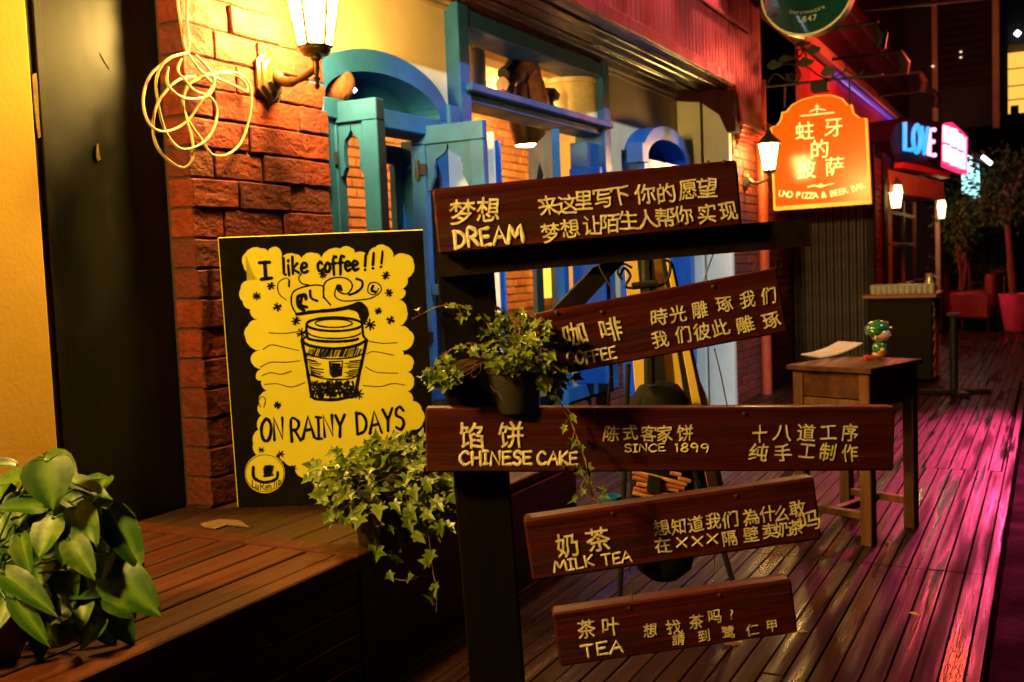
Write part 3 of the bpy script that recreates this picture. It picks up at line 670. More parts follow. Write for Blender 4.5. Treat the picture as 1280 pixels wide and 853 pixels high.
K([(322, 590), (400, 612), (480, 615), (560, 605), (598, 588)], .005); K([(333, 690), (400, 710), (480, 716), (540, 710), (580, 690)], .005)
for i in range(34): x = 330+i*7.6; K([(x+R(6, 12), 565+4*math.sin(i)), (x-R(4, 12), 605)], R(.002, .0045), 0)
for i in range(130):
    x = 345+R(0, 205); yy = 722+R(0, 65); K([(x, yy), (x+R(-12, 12), yy+R(10, 24))], R(.004, .008), 0)
for i in range(10): yy = 618+i*8.5; K([(330+i*2, yy), (365+R(0, 45), yy+R(4, 14))], R(.002, .005), 0)
for i in range(10): yy = 622+i*8.5; K([(588-i*2, yy), (540-R(0, 45), yy+R(2, 10))], R(.002, .004), 0)
K([(435, 630), (498, 626), (490, 695), (452, 704), (440, 690), (435, 630)], .006, 0)
for i in range(12): K([(440+R(0, 12), 640+i*5), (482+R(-12, 8), 642+i*5)], .006, 0)
# steam
K([(275, 400), (250, 350), (260, 290), (330, 262), (400, 262), (405, 300), (410, 320), (440, 355)], .005)
K([(275, 400), (380, 385), (470, 375), (540, 360), (580, 345), (610, 370), (615, 410), (600, 440)], .010)
K([(540, 365), (575, 375), (590, 400), (600, 430)], .020); K([(560, 352), (600, 365), (618, 400)], .014)
K([(330, 390), (450, 380), (540, 365)], .011)
K([(405, 320), (410, 250), (460, 222), (520, 228), (545, 262), (520, 300), (480, 290), (470, 260), (490, 262)], .005)
K([(470, 262), (460, 310), (500, 335), (580, 330), (640, 320), (685, 285), (670, 250), (630, 250), (620, 290), (650, 305), (672, 275)], .004)
K([(310, 380), (285, 360), (282, 315), (315, 308), (320, 325)], .012); K([(340, 285), (345, 320), (375, 335)], .008); K([(300, 320), (295, 355), (325, 365)], .010)
K([(565, 228), (592, 240), (590, 270), (560, 295), (530, 305)], .008); K([(645, 262), (638, 285), (655, 290)], .009); K([(478, 262), (490, 280)], .012)
K([(225, 330), (190, 300), (185, 250), (220, 225), (242, 240), (236, 265)], .003); K([(300, 200), (285, 225), (300, 250), (335, 258)], .004); K([(238, 235), (238, 265)], .006)
for p in ([(140, 490), (220, 492), (290, 482)], [(112, 570), (150, 548), (200, 556), (285, 575)], [(100, 655), (150, 632), (220, 632), (292, 625)], [(108, 697), (150, 682), (200, 690), (250, 675)], [(120, 740), (180, 736), (250, 752), (315, 730)],
          [(625, 530), (690, 540), (762, 537)], [(615, 592), (650, 580), (745, 598)], [(610, 655), (660, 680), (765, 685)], [(598, 745), (680, 750), (740, 735), (798, 742)], [(100, 850), (90, 820), (108, 798), (125, 815), (115, 850)]): K(p, .0026)
for (x, yy, s) in ((402, 207, 18), (150, 263, 17), (82, 312, 18), (182, 365, 19), (272, 432, 20), (708, 212, 18), (722, 296, 17), (670, 384, 15), (730, 428, 18), (630, 450, 26), (300, 492, 24), (575, 785, 24), (183, 840, 16)):
    for k in range(4):
        a = math.pi*k/4+R(-.2, .2); K([(x-s*math.cos(a), yy-s*math.sin(a)), (x+s*math.cos(a), yy+s*math.sin(a))], .005, 0)
f6i = lambda p, w, k=4: ink(mb, p, w, f6, k)
for (x, yy, s) in ((205, 668, 9), (240, 708, 9), (150, 657, 8)):
    for k in range(3):
        a = math.pi*k/3+R(-.2, .2); f6i([(x-s*math.cos(a), yy-s*math.sin(a)), (x+s*math.cos(a), yy+s*math.sin(a))], .004, 0)
f6i(ell(160, 722, 54, 52), .002, 0); f6i([(128, 705), (130, 735), (160, 748), (192, 738), (196, 720)], .010)
for i in range(16): f6i([(155+R(0, 6), 702+i*2), (180+R(-5, 5), 700+i*2)], .004, 0)
f6i([(340, 728), (360, 720), (350, 700), (342, 690), (352, 690), (350, 712), (372, 726), (385, 722)], .003)
mb.build('ink_drawing', m_ink, post, True)
mb = MB()
def ptext(s, x0, y0, x1, y1, hpx, w):
    a, b = pq(*f6(x0, y0)), pq(*f6(x1, y1)); h = hpx/2.245*wP/255
    hand_text(mb, s, Vector((a[0], -.0032, a[1])), Vector((b[0], -.0032, b[1])), h, LN, Vector((0, 0, 1)), w, .0007)
ptext('I', 150, 180, 178, 178, 48, .015); ptext('like', 212, 168, 280, 158, 46, .012); ptext('coffee', 308, 158, 422, 152, 42, .013); ptext('!!!', 440, 152, 496, 142, 40, .011)
ptext('ON', 150, 630, 214, 628, 62, .013); ptext('RAINY', 234, 630, 386, 620, 62, .012); ptext('DAYS', 418, 612, 552, 600, 62, .012)
ptext('Lu', 124, 760, 142, 768, 20, .004); ptext('Ren', 148, 770, 178, 768, 21, .004); ptext('Jia', 182, 766, 204, 752, 20, .0035)
mb.build('lettering', m_ink, post, True)
mb = MB(); mb.tube([Vector((wP*.5, .03, hP*.8)), Vector((wP*.5, .22, .0))], .012, 6); mb.build('prop_leg', m_post, post, True)

# ================================================================== SIGN STAND
DS = 2.3
Sn = -Vector((FWD.x, FWD.y, 0)).normalized()          # boards face the camera, hang upright
Su = Vector((RIGHT.x, RIGHT.y, 0)).normalized(); Sz = Vector((0, 0, 1))
def plane_pt(x, y, D):
    o = at(640, 426, D); d = ray(x, y); return CAM+d*((o-CAM).dot(Sn)/d.dot(Sn))
stand = thing('sign_stand', 'dark timber gallows stand carrying the hanging hand-lettered menu boards', 'sign stand', (at(610, 700, DS+.12).x, at(610, 700, DS+.12).y, 0))
def slab(mb, tl, tr, br, bl, D, th, bev=.003):
    P = [plane_pt(*c, D) for c in (tl, tr, br, bl)]
    bk = [p-Sn*th for p in P]
    mb.add(P+bk, [(0, 1, 2, 3), (7, 6, 5, 4), (0, 4, 5, 1), (1, 5, 6, 2), (2, 6, 7, 3), (3, 7, 4, 0)])
mb = MB(); D2 = DS+.06
pt_ = plane_pt(550, 330, D2); 
zt = plane_pt(582, 350, D2)
b0, b1 = plane_pt(548, 345, D2), plane_pt(616, 345, D2)
wpost = (b1-b0).dot(Su)*1.04
pc = Vector(((b0+b1).x/2, (b0+b1).y/2, 0))
pmx = Matrix((Su, -Sn, Sz)).transposed().to_4x4(); pmx.translation = pc
mb.bbox((-wpost/2, .0, 0), (wpost/2, .09, b0.z+.02), .004, pmx @ Matrix(((1, 0, -.035, .035*b0.z), (0, 1, 0, 0), (0, 0, 1, 0), (0, 0, 0, 1)))); mb.build('post', m_post, stand)
mb = MB(); slab(mb, (545, 306), (1012, 274), (1013, 308), (548, 347), D2-.05, .06); mb.build('beam', m_beam, stand)
mb = MB(); slab(mb, (742, 335), (795, 312), (728, 384), (676, 402), D2-.03, .06); mb.build('brace', m_beam, stand)
mb = MB(); mb.bbox((-.32, -.1, 0), (.32, .2, .05), .005, pmx); mb.build('foot', m_post, stand)
mb = MB(); mb.bbox((-.07+.1, .02, .16), (.6, .07, .24), .004, pmx); mb.build('lower_rail', m_post, stand)

def menu_board(label, tl, tr, br, bl, D, th):
    P = [plane_pt(*c, D) for c in (tl, tr, br, bl)]
    c = sum(P, Vector())/4
    u = ((P[1]-P[0])+(P[2]-P[3])).normalized(); w = -(u.cross(Sn)).normalized()
    if w.z < 0: w = -w
    m = Matrix((u, -Sn, w)).transposed().to_4x4(); m.translation = c
    t = thing('menu_board', label, 'sign board', mat=m, group='hand-lettered menu boards on the timber stand')
    hw = ((P[1]-P[0]).length+(P[2]-P[3]).length)/4; hh = ((P[0]-P[3]).length+(P[1]-P[2]).length)/4
    mb = MB(); mb.bbox((-hw, .0012, -hh), (hw, th, hh), R(.003, .006), None, 9, .0007); 
    ob = mb.build('plank', m_board, t, True)
    t['_d'] = 0
    del t['_d']
    def loc(x, y): p = plane_pt(x, y, D)-c; return Vector((p.dot(u), 0, p.dot(w)))
    return t, loc, hw, hh, c, u, w
UX, UZ, NL = Vector((1, 0, 0)), Vector((0, 0, 1)), Vector((0, -1, 0))
PX = DS/F
def letters(t, loc, off, sc, rows, words):
    for s, xs, ys, size in rows:
        mb = MB()
        for ch, x, y in zip(s, xs, ys):
            sz = size if not isinstance(size, dict) else size.get(ch, size['*'])
            put_glyph(mb, ch, loc(off[0]+x/sc, off[1]+y/sc), sz/sc*PX, UX, UZ, NL, .034, R(-.08, .08), (0 if ch == '?' else .013), R(.9, 1.05), False, .0004)
        # thickness: give each stroke of paint a body
        n = len(mb.v); base = list(mb.v)
        mb2 = MB(); mb2.add([v+Vector((0, 0, 0)) for v in base], mb.f)
        o = mb2.build('chinese_lettering', m_gold, t, True)
    for s, a, b, cap, wd_ in words:
        mb = MB(); hand_text(mb, s, loc(off[0]+a[0]/sc, off[1]+(a[1]-5)/sc), loc(off[0]+b[0]/sc, off[1]+(b[1]-5)/sc), cap/sc*PX*.95, NL, UZ, wd_/sc*PX, .0014)
        mb.build('english_lettering', m_gold, t, True)
def nails(t, loc, pts):
    mb = MB()
    for x, y in pts: p = loc(x, y); mb.lathe([(0.004, 0), (.004, .002), (0, .003)], 8, p, Matrix.Rotation(math.radians(90), 4, 'X'))
    mb.build('nail', m_wire, t, True)
t, loc, *_ = menu_board('topmost board lettered DREAM, fixed to the beam', (540, 237), (921, 199), (929, 283), (548, 318), DS-.03, .035)
letters(t, loc, (530, 190), 3.122,
 [('梦想', (150, 250), (236, 225), 96), ('来这里写下你的愿望', (485, 560, 622, 700, 765, 862, 945, 1030, 1105), (210, 205, 190, 182, 172, 165, 160, 148, 140), 76),
  ('梦想让陌生人帮你实现', (495, 570, 655, 725, 798, 870, 942, 1012, 1105, 1188), (315, 298, 286, 280, 266, 262, 256, 248, 240, 232), 74)],
 [('DREAM', (120, 380), (388, 355), 68, 15)])
nails(t, loc, ((608, 309), (847, 280), (885, 203), (905, 202)))
t, loc, *_ = menu_board('tilted board lettered COFFEE, hung by wires under the beam', (668, 394), (971, 334), (985, 416), (684, 471), DS, .035)
letters(t, loc, (660, 330), 3.765,
 [('咖啡', (222, 390), (332, 308), 112), ('時光雕琢我们', (618, 705, 808, 925, 1032, 1130), (250, 236, 216, 190, 168, 150), 78), ('我们彼此雕琢', (620, 730, 818, 905, 1020, 1145), (355, 332, 318, 300, 285, 268), 80)],
 [('COFFEE', (190, 482), (418, 452), 60, 12)])
nails(t, loc, ((695, 391), (752, 390), (891, 358)))
t, loc, hw3, hh3, c3, u3, w3_ = menu_board('widest board lettered CHINESE CAKE, level, with ivy pot on top', (532, 510), (1121, 510), (1116, 588), (532, 592), DS, .05)
o2 = 300*4.129
letters(t, loc, (520, 490), 4.129,
 [('馅饼', (285, 490), (225, 222), 138), ('陈式客家饼', (1010, 1105, 1200, o2+45, o2+150), (215, 210, 215, 215, 212), 84),
  ('十八道工序', (o2+535, o2+655, o2+775, o2+890, o2+1000), (215, 212, 210, 210, 210), 92), ('纯手工制作', (o2+530, o2+655, o2+780, o2+885, o2+1000), (312, 315, 305, 310, 315), 92)],
 [('CHINESE', (230, 380), (598, 382), 72, 17), ('CAKE', (630, 380), (835, 380), 68, 17), ('SINCE', (1080, 315), (o2+48, 313), 42, 9), ('1899', (o2+102, 315), (o2+270, 318), 46, 9)])
nails(t, loc, ((743, 517), (930, 517), (705, 584)))
t, loc, *_ = menu_board('tilted board lettered MILK TEA, second from the bottom', (654, 650), (1018, 597), (1028, 675), (666, 727), DS, .055)
letters(t, loc, (640, 580), 3.2,
 [('奶茶', (220, 345), (325, 303), 98), ('想知道我们為什么敢', (597, 665, 735, 805, 872, 955, 1022, 1078, 1140), (255, 250, 240, 228, 222, 212, 200, 198, 178), 66),
  ('在隔壁卖奶茶', (603, 870, 955, 1030, 1083, 1135), (325, 298, 282, 268, 262, 254), 64), ('吗', (1190,), (228,), 84)],
 [('MILK', (172, 440), (330, 412), 46, 10), ('TEA', (365, 412), (480, 394), 46, 10)])
mb = MB()
for x, y in ((680, 315), (742, 310), (802, 300)):
    for s in (-1, 1): mb.paint([loc(640+(x-20)/3.2, 580+(y+s*18)/3.2), loc(640+x/3.2, 580+y/3.2), loc(640+(x+20)/3.2, 580+(y-s*18)/3.2)], NL, 8/3.2*PX, .0012+.0003*s)
mb.build('crosses', m_gold, t, True)
nails(t, loc, ((765, 642), (920, 620)))
t, loc, *_ = menu_board('lowest board lettered TEA, hung below the milk tea board', (689, 769), (989, 723), (998, 793), (701, 833), DS, .055)
letters(t, loc, (680, 700), 3.879,
 [('茶叶', (205, 325), (335, 322), 94), ('想找茶吗?', (515, 630, 738, 828, 910), (340, 325, 300, 275, 264), {'*': 72, '?': 66}), ('請到鹭仁甲', (652, 775, 895, 1010, 1105), (384, 368, 350, 338, 320), 62)],
 [('TEA', (190, 480), (385, 452), 64, 14)])
nails(t, loc, ((786, 760), (899, 744)))
# hanging wires
def wire(name, label, pts, D=DS+.012, loop=True):
    mb = MB(); P = [plane_pt(x, y, D) for x, y in pts]
    mb.tube(P, .0016, 6)
    if loop: q = P[0]; mb.tube([q+Su*(.006*math.cos(a))+Sz*(.008*math.sin(a)+.006) for a in [i*.7 for i in range(10)]], .0016, 6)
    tag(mb.build(name, m_wire), label, 'wire', 'twisted wires between the menu boards')
wire('hanging_wire', 'twisted wire from the beam to the left of the COFFEE board', [(746, 326), (752, 340), (762, 356), (771, 376)], DS+.012)
wire('hanging_wire', 'twisted wire from the beam to the right of the COFFEE board', [(895, 306), (890, 322), (884, 338), (880, 350), (879, 362)], DS+.012)
wire('hanging_wire', 'thin wire between the COFFEE and CHINESE CAKE boards at the right', [(893, 436), (901, 468), (909, 508)], DS+.014, False)
wire('hanging_wire', 'thin wire between the COFFEE and CHINESE CAKE boards at the left', [(763, 460), (761, 480), (760, 508)], DS+.014, False)
wire('hanging_wire', 'thin wire between the MILK TEA and TEA boards at the right', [(893, 690), (893, 705), (894, 740)], DS+.014, False)
wire('hanging_wire', 'thin wire between the MILK TEA and TEA boards at the left', [(786, 700), (789, 730), (791, 762)], DS+.014, False)

# ================================================================== PLANTS
IVY = [(0, .0), (.17, -.15), (.42, -.10), (.31, .15), (.60, .40), (.25, .48), (0, 1.0)]
def ivy_leaf(mb, p, tip, nrm, s):
    t = tip.normalized(); nrm = (nrm-t*nrm.dot(t)).normalized(); sd = t.cross(nrm)
    out = IVY+[(-u, v) for u, v in IVY[-2:0:-1]]
    k = R(.75, 1.2); cv = R(-.1, .42); lb = R(.75, 1.1); vs = [p+t*(.32*s)-nrm*(.06*s)]; e = [0.]
    for u, v in out:
        rr = math.hypot(u, v-.3)
        vs.append(p+sd*(u*s*k*(lb if abs(u) > .35 else 1))+t*(v*s)+nrm*((-cv*v*v+.16*abs(u)+R(-.05, .05))*s)); e.append(min(1, .25+.55*rr)*R(.5, 1))
    mb.add(vs, [(0, i, i % len(out)+1) for i in range(1, len(out)+1)], e)
def vine(lf, st, px, D, size, step=20, dj=.03, spread=1., down=.6):
    size *= .76; step *= .62
    P = [at(x, y, D+R(-dj, dj)) for x, y in px]; S = smooth_path(P, 8); st.tube(S, .0019, 5)
    acc = 0
    for i in range(1, len(S)):
        acc += (S[i]-S[i-1]).length
        if acc > step*D/F:
            acc = 0; side = RIGHT*R(-1, 1)*spread+UPC*R(-.9, .7)-FWD*R(.1, .9)
            q = S[i]+side.normalized()*R(.006, .03)
            st.tube([S[i], (S[i]+q)/2+UPC*.006, q], .0011, 4)
            tip = side.normalized()*.8-UPC*R(.1, 1.2)*down
            ivy_leaf(lf, q, tip, (-FWD+UPC*R(.2, 1.1)+RIGHT*R(-.6, .6)), size*D/F*R(.75, 1.2))
def ivy(label, pot_c, pot_r, pot_h, tilt, D, vines, mass, size, nmass):
    t = thing('ivy_plant', label, 'plant', pot_c)
    mt = Matrix.Rotation(tilt, 4, FWD)
    b = MB(); r = pot_r
    b.lathe([(r*.72, 0), (r*.76, .004), (r*.94, pot_h*.80), (r*1.0, pot_h*.82), (r*1.02, pot_h*.9), (r*.99, pot_h*.91), (r*1.03, pot_h), (r*.95, pot_h), (r*.9, pot_h*.86)], 24, (0, 0, 0), mt)
    po = b.build('pot', m_pot, t, True, True)
    b = MB(); b.lathe([(0, pot_h*.88), (r*.9, pot_h*.87)], 16, (0, 0, 0), mt); b.build('soil', m_soil, po, True)
    lf, st = MB(), MB()
    for v in vines: vine(lf, st, v[0], D+(v[1] if len(v) > 1 else 0), size, step=v[2] if len(v) > 2 else 17)
    root = Vector(pot_c)+Vector((0, 0, pot_h))
    for k in range(nmass):
        cx_, cy_, rx, ry, dd = random.choice(mass)
        a = R(0, 6.283); rr = math.sqrt(R(0, 1))
        p = at(cx_+rx*rr*math.cos(a), cy_+ry*rr*math.sin(a), D+dd+R(-.07, .07))
        out = (p-root); tip = out.normalized()*.7+Vector((R(-.5, .5), R(-.5, .5), R(-.9, .1)))-FWD*.2
        ivy_leaf(lf, p, tip, -FWD*.8+UPC*R(.3, 1.2)+RIGHT*R(-.7, .7), size*D/F*R(.42, .92))
        if k % 3 == 0: st.tube(smooth_path([root+Vector((R(-.02, .02), R(-.02, .02), -.01)), (root+p)/2+UPC*.02, p], 4), .0014, 4)
    lf.build('foliage', m_leaf, t); st.build('stems', m_stem, t)
    return t
z4 = lambda L: [(380+x/3.281, 540+y/3.281) for x, y in L]
z7 = lambda L: [(520+x/4.643, 330+y/4.643) for x, y in L]
pc1 = on_z(472, 681, .452)+Vector((hf.x*.04, hf.y*.04, 0))
D1 = (pc1-CAM).dot(FWD)
ivy('ivy in a dark pot on the platform in front of the coffee poster', (pc1.x, pc1.y, .452), .092, .19, .05, D1,
    [(z4([(430, 330), (480, 360), (510, 420), (520, 500), (530, 580), (545, 650), (543, 740)]), -.08, 34), (z4([(285, 340), (290, 430), (310, 510), (350, 590), (420, 610), (470, 595)]), -.08, 60),
     (z4([(480, 190), (600, 200), (680, 230), (750, 300), (790, 345)]), -.03, 16), (z4([(560, 280), (650, 340), (760, 400), (775, 470)]), 0, 30), (z4([(250, 200), (150, 180), (70, 190), (20, 160)]), .03, 15), (z4([(200, 200), (120, 230), (90, 290)]), 0, 14),
     (z4([(480, 250), (560, 250), (640, 300)]), 0, 14), (z4([(300, 130), (260, 80), (230, 60)]), .03, 14), (z4([(400, 130), (450, 50), (480, 10)]), .05, 12), (z4([(300, 300), (330, 400), (400, 520), (430, 560)]), -.02, 40)],
    [(445, 585, 48, 26, -.03), (490, 575, 45, 30, 0), (480, 605, 70, 28, -.06), (530, 620, 40, 28, -.02), (560, 610, 45, 25, .05), (515, 560, 25, 18, .05), (430, 610, 22, 18, -.02), (440, 630, 40, 20, -.08), (520, 645, 50, 25, -.05)], 25, 400)
pt2 = plane_pt(647, 508, DS-.0)+(-Sn)*.03; pt2.z = c3.z+hh3+.001
ivy('trailing ivy in a small tilted pot standing on the CHINESE CAKE board', pt2, .066, .115, -.04, DS+.02,
    [(z7([(440, 400), (400, 330), (330, 270), (250, 240), (180, 240), (120, 250)]), 0, 17), (z7([(120, 250), (60, 280), (0, 310), (-20, 318)]), .02, 60), (z7([(420, 500), (330, 460), (270, 480), (200, 500), (150, 570), (80, 620), (30, 680)]), -.02, 15),
     (z7([(640, 480), (700, 560), (760, 640), (800, 740), (850, 830)]), -.06, 17), (z7([(850, 830), (905, 930), (950, 1050), (985, 1150), (1005, 1260), (1030, 1360), (1080, 1385)]), -.06, 26), (z7([(700, 560), (760, 620), (850, 600), (885, 585)]), -.02, 18),
     (z7([(720, 640), (800, 680), (880, 675), (940, 650)]), .0, 16), (z7([(640, 420), (700, 360), (745, 320)]), -.03, 15), (z7([(560, 350), (520, 280), (500, 250)]), 0, 14), (z7([(1010, 1360), (960, 1300), (990, 1240)]), -.06, 20), (z7([(60, 640), (120, 660), (220, 650)]), .0, 12)],
    [(625, 425, 25, 22, 0), (655, 425, 28, 25, -.04), (645, 410, 32, 22, 0), (668, 440, 22, 25, -.06), (690, 470, 18, 20, -.02), (560, 470, 18, 10, 0), (548, 468, 12, 8, 0), (635, 450, 25, 15, -.08)], 18, 360)
t_ = bpy.data.objects
mb = MB(); root = pt2+Vector((0, 0, .002))
for p in ([(430, 705), (460, 740), (480, 745), (500, 785)], [(560, 735), (590, 770), (570, 820)], [(575, 735), (610, 760), (605, 830)], [(350, 560), (325, 620), (330, 660), (370, 630), (378, 580)]):
    mb.tube(smooth_path([plane_pt(*z7([q])[0], DS-.012) for q in p], 5), .0012, 4)
ivp = [o for o in COL.objects if o.name.startswith('ivy_plant') and 'CHINESE' in o.get('label', '')][0]
mb.build('roots', m_stem, ivp)

# pothos on the bench
HEART = [(0, .06), (.10, -.03), (.26, -.05), (.42, .06), (.50, .26), (.44, .50), (.30, .72), (.14, .88), (0, 1.0)]
def heart(mb, base, tip, wid, nrm, droop=.12):
    t = (tip-base); L = t.length; t.normalize(); nrm = (nrm-t*nrm.dot(t)).normalized(); sd = t.cross(nrm)
    vs = []; e = []; nr = len(HEART)
    for u, v in HEART:
        for k in (-1, -.5, 0, .5, 1):
            x = u*k; z = .16*abs(x)*(1 if droop > 0 else .6)-droop*v*v*1.3+.02*math.sin(v*9+k*3)
            if k == 0: z -= .02
            vs.append(base+sd*(x*wid)+t*(v*L)+nrm*(z*L)); e.append(.75 if k == 0 else 0.)
    fs = [(i*5+j, i*5+j+1, (i+1)*5+j+1, (i+1)*5+j) for i in range(nr-1) for j in range(4)]
    mb.add(vs, fs, e)
pth = on_z(22, 818, .456); Dp = (pth-CAM).dot(FWD)
tp = thing('pothos_plant', 'large-leaved green and yellow pothos in a brown bowl at lower left', 'plant', (pth.x-.05, pth.y+.08, .456))
mb = MB(); mb.lathe([(.10, 0), (.105, .01), (.15, .10), (.165, .125), (.155, .13), (.14, .11)], 28, (0, 0, 0)); po = mb.build('bowl', m_terra, tp, True, True)
mb = MB(); mb.lathe([(0, .108), (.142, .105)], 20); mb.build('soil', m_soil, po, True)
lv = MB(); st = MB(); zz = lambda x, y: (x/2.814, 550+y/2.814)
proot = Vector((pth.x-.05, pth.y+.08, .57))
big = [((165, 72), (180, 238), 175, -.10, .9), ((150, 60), (270, 110), 120, .02, 1.2), ((115, 120), (-40, 150), 90, -.02, 1.2), ((160, 235), (-20, 225), 95, -.06, 1.0), ((235, 140), (392, 196), 70, -.03, 1.4), ((300, 142), (382, 120), 38, 0, 1.2),
 ((265, 238), (335, 390), 125, -.06, .8), ((380, 245), (505, 455), 130, -.02, .6), ((190, 275), (125, 410), 125, -.08, .8), ((245, 350), (332, 488), 100, -.10, .6), ((385, 470), (560, 600), 165, -.06, .7), ((380, 400), (350, 500), 70, -.04, .7),
 ((10, 470), (196, 598), 95, -.12, .9), ((70, 335), (95, 485), 80, -.08, .8), ((50, 560), (168, 722), 75, -.12, .5), ((300, 560), (280, 670), 80, -.02, .5), ((60, 90), (-30, 70), 70, .02, 1.2), ((330, 250), (300, 180), 80, .05, 1.0),
 ((0, 270), (20, 400), 100, -.03, .6), ((150, 420), (130, 520), 100, -.02, .5), ((240, 470), (250, 590), 100, 0, .4), ((330, 330), (390, 430), 90, .04, .6), ((20, 560), (-30, 680), 90, -.1, .5), ((200, 60), (150, 40), 80, .08, 1.1), ((100, 500), (170, 560), 90, 0, .5)]
big += [((120, 250), (40, 330), 90, .0, .9), ((215, 180), (300, 260), 85, .03, 1.0), ((300, 300), (420, 330), 85, .06, .7), ((80, 180), (60, 300), 95, .04, .9), ((200, 420), (200, 540), 95, .02, .5), ((40, 400), (-20, 500), 90, .0, .6), ((290, 440), (370, 560), 90, .06, .5), ((110, 560), (60, 660), 80, -.04, .5), ((250, 540), (330, 640), 75, .0, .4), ((180, 320), (260, 440), 85, .04, .6), ((20, 130), (-40, 230), 90, .03, 1.0), ((120, 620), (200, 720), 70, -.03, .4)]
for b_, t_, w_, dd, upn in big:
    B, T = at(*zz(*b_), Dp+dd), at(*zz(*t_), Dp+dd-.05)
    heart(lv, B, T, w_/2.814*Dp/F*1.0, (-FWD*.8+UPC*upn+RIGHT*R(-.3, .3)), R(.06, .16))
    st.tube(smooth_path([proot+Vector((R(-.05, .05), R(-.05, .05), 0)), (proot+B)/2+Vector((0, 0, .05)), B], 5), .0028, 6)
for k in range(80):
    B = at(R(-20, 150), R(595, 775), Dp+R(-.02, .16)); d = (RIGHT*R(-1, 1)-UPC*R(.1, 1)-FWD*R(0, .6)).normalized()
    heart(lv, B, B+d*R(.08, .13), R(.06, .09), UPC*R(.3, 1)-FWD*.8+RIGHT*R(-.4, .4), R(.06, .15))
lv.build('foliage', m_pothos, tp, False, True); st.build('stems', m_pothos, tp)

# ================================================================== THINGS BEHIND THE BOARDS
Db = 3.95
drum = thing('black_drum', 'black domed drum on thin splayed legs behind the menu boards', 'drum stand', (*on_z(828, 745, .0).xy, 0))
dc = at(827, 600, Db); dc.z = 0; z0, z1 = at(827, 728, Db).z, at(827, 474, Db).z
mb = MB(); r = .125
mb.lathe([(0, z0), (r*.45, z0+.008), (r*.85, z0+.05), (r, z0+.12), (r, z1-.14), (r*.9, z1-.07), (r*.6, z1-.02), (0, z1)], 24, dc); mb.build('body', M('drum_black', (.004, .004, .004), rough=.8, spec=.15), drum, False, True)
for p in ([(785, 455), (780, 600), (771, 860)], [(868, 590), (905, 690), (960, 880)], [(876, 790), (886, 830), (898, 880)]):
    mb = MB(); mb.tube([at(x, y, Db-.15) for x, y in p], .011, 8); mb.build('leg', m_black, drum)
mb = MB(); mb.tube(smooth_path([at(x, y, Db-.1) for x, y in ((775, 345), (780, 335), (788, 345), (782, 358), (795, 360), (830, 355), (838, 330), (828, 325))], 5), .006, 6)
mb.tube([at(808, 318, Db-.1), at(812, 480, Db-.1)], .022, 8); mb.tube([at(790, 358, Db-.12), at(822, 354, Db-.12)], .014, 8)
mb.tube(smooth_path([at(x, y, Db-.12) for x, y in ((778, 350), (772, 340), (778, 330), (790, 335))], 5), .005, 6)
mb.build('iron_frame', m_black, drum)
bn = thing('leaning_banners', 'yellow and black banner boards leaning together behind the COFFEE board', 'banners', at(840, 500, Db+.25))
for (a, b, c, d, mm, dz) in (((780, 320), (802, 320), (812, 505), (796, 505), m_yel, 0), ((796, 315), (816, 315), (836, 505), (814, 505), m_black, -.03), ((812, 315), (830, 320), (856, 505), (834, 505), m_yel, .02), ((826, 318), (836, 320), (872, 505), (858, 505), m_black, .0), ((832, 320), (838, 325), (876, 505), (866, 505), m_yel, -.04), ((836, 322), (842, 330), (880, 498), (872, 505), m_tan, .03), ((842, 420), (856, 432), (881, 490), (874, 505), m_tan, .0)):
    mb = MB(); P = [at(*p, Db+.25+dz) for p in (a, b, c, d)]; Q = [p+FWD*.014 for p in P]
    # extend down to the floor along the slope
    mb.add(P+Q, [(0, 1, 2, 3), (7, 6, 5, 4), (0, 4, 5, 1), (1, 5, 6, 2), (2, 6, 7, 3), (3, 7, 4, 0)])
    lo0, lo1 = P[3]+(P[3]-P[0])*.9, P[2]+(P[2]-P[1])*.9
    mb.add([P[3], P[2], lo1, lo0]+[p+FWD*.014 for p in (P[3], P[2], lo1, lo0)], [(0, 1, 2, 3), (7, 6, 5, 4), (1, 5, 6, 2), (2, 6, 7, 3), (3, 7, 4, 0)])
    mb.build('banner_panel', mm, bn)
sb = thing('stick_bundle', 'bundle of pale and red wooden sticks with a black band, behind the MILK TEA board', 'sticks', at(828, 606, Db-.2))
mb = MB()
for k, (x0, y0, x1, y1) in enumerate(((791, 590, 810, 596), (791, 597, 855, 611), (796, 605, 848, 613), (792, 611, 850, 622), (791, 616, 830, 625), (838, 591, 851, 594), (848, 598, 863, 602), (800, 592, 858, 606))):
    mb.tube([at(x0, y0, Db-.22+.01*(k % 3)), at(x1, y1, Db-.22+.01*(k % 3))], .008, 8)
mb.build('sticks', m_stick, sb, False, True)
mb = MB(); P = [at(x, y, Db-.24) for x, y in ((811, 594), (826, 598), (824, 616), (809, 615))]; Q = [p+FWD*.06 for p in P]
mb.add(P+Q, [(0, 1, 2, 3), (7, 6, 5, 4), (0, 4, 5, 1), (1, 5, 6, 2), (2, 6, 7, 3), (3, 7, 4, 0)]); mb.build('band', m_black, sb)
mb = MB(); c = at(764, 640, 3.7); mb.lathe([(.03, -.12), (.034, -.12), (.040, .06), (.036, .06), (.03, -.11)], 20, c)
tag(mb.build('blue_pail', m_blue2, None, False, True), 'small blue pail half hidden behind the ivy and the MILK TEA board', 'pail')
bag = thing('leaning_case', 'tan and black folded case on the deck below the TEA board', 'case', at(915, 850, 3.6))
mb = MB(); P = [at(x, y, 3.55) for x, y in ((905, 800), (925, 803), (955, 900), (920, 900))]; Q = [p+FWD*.05 for p in P]
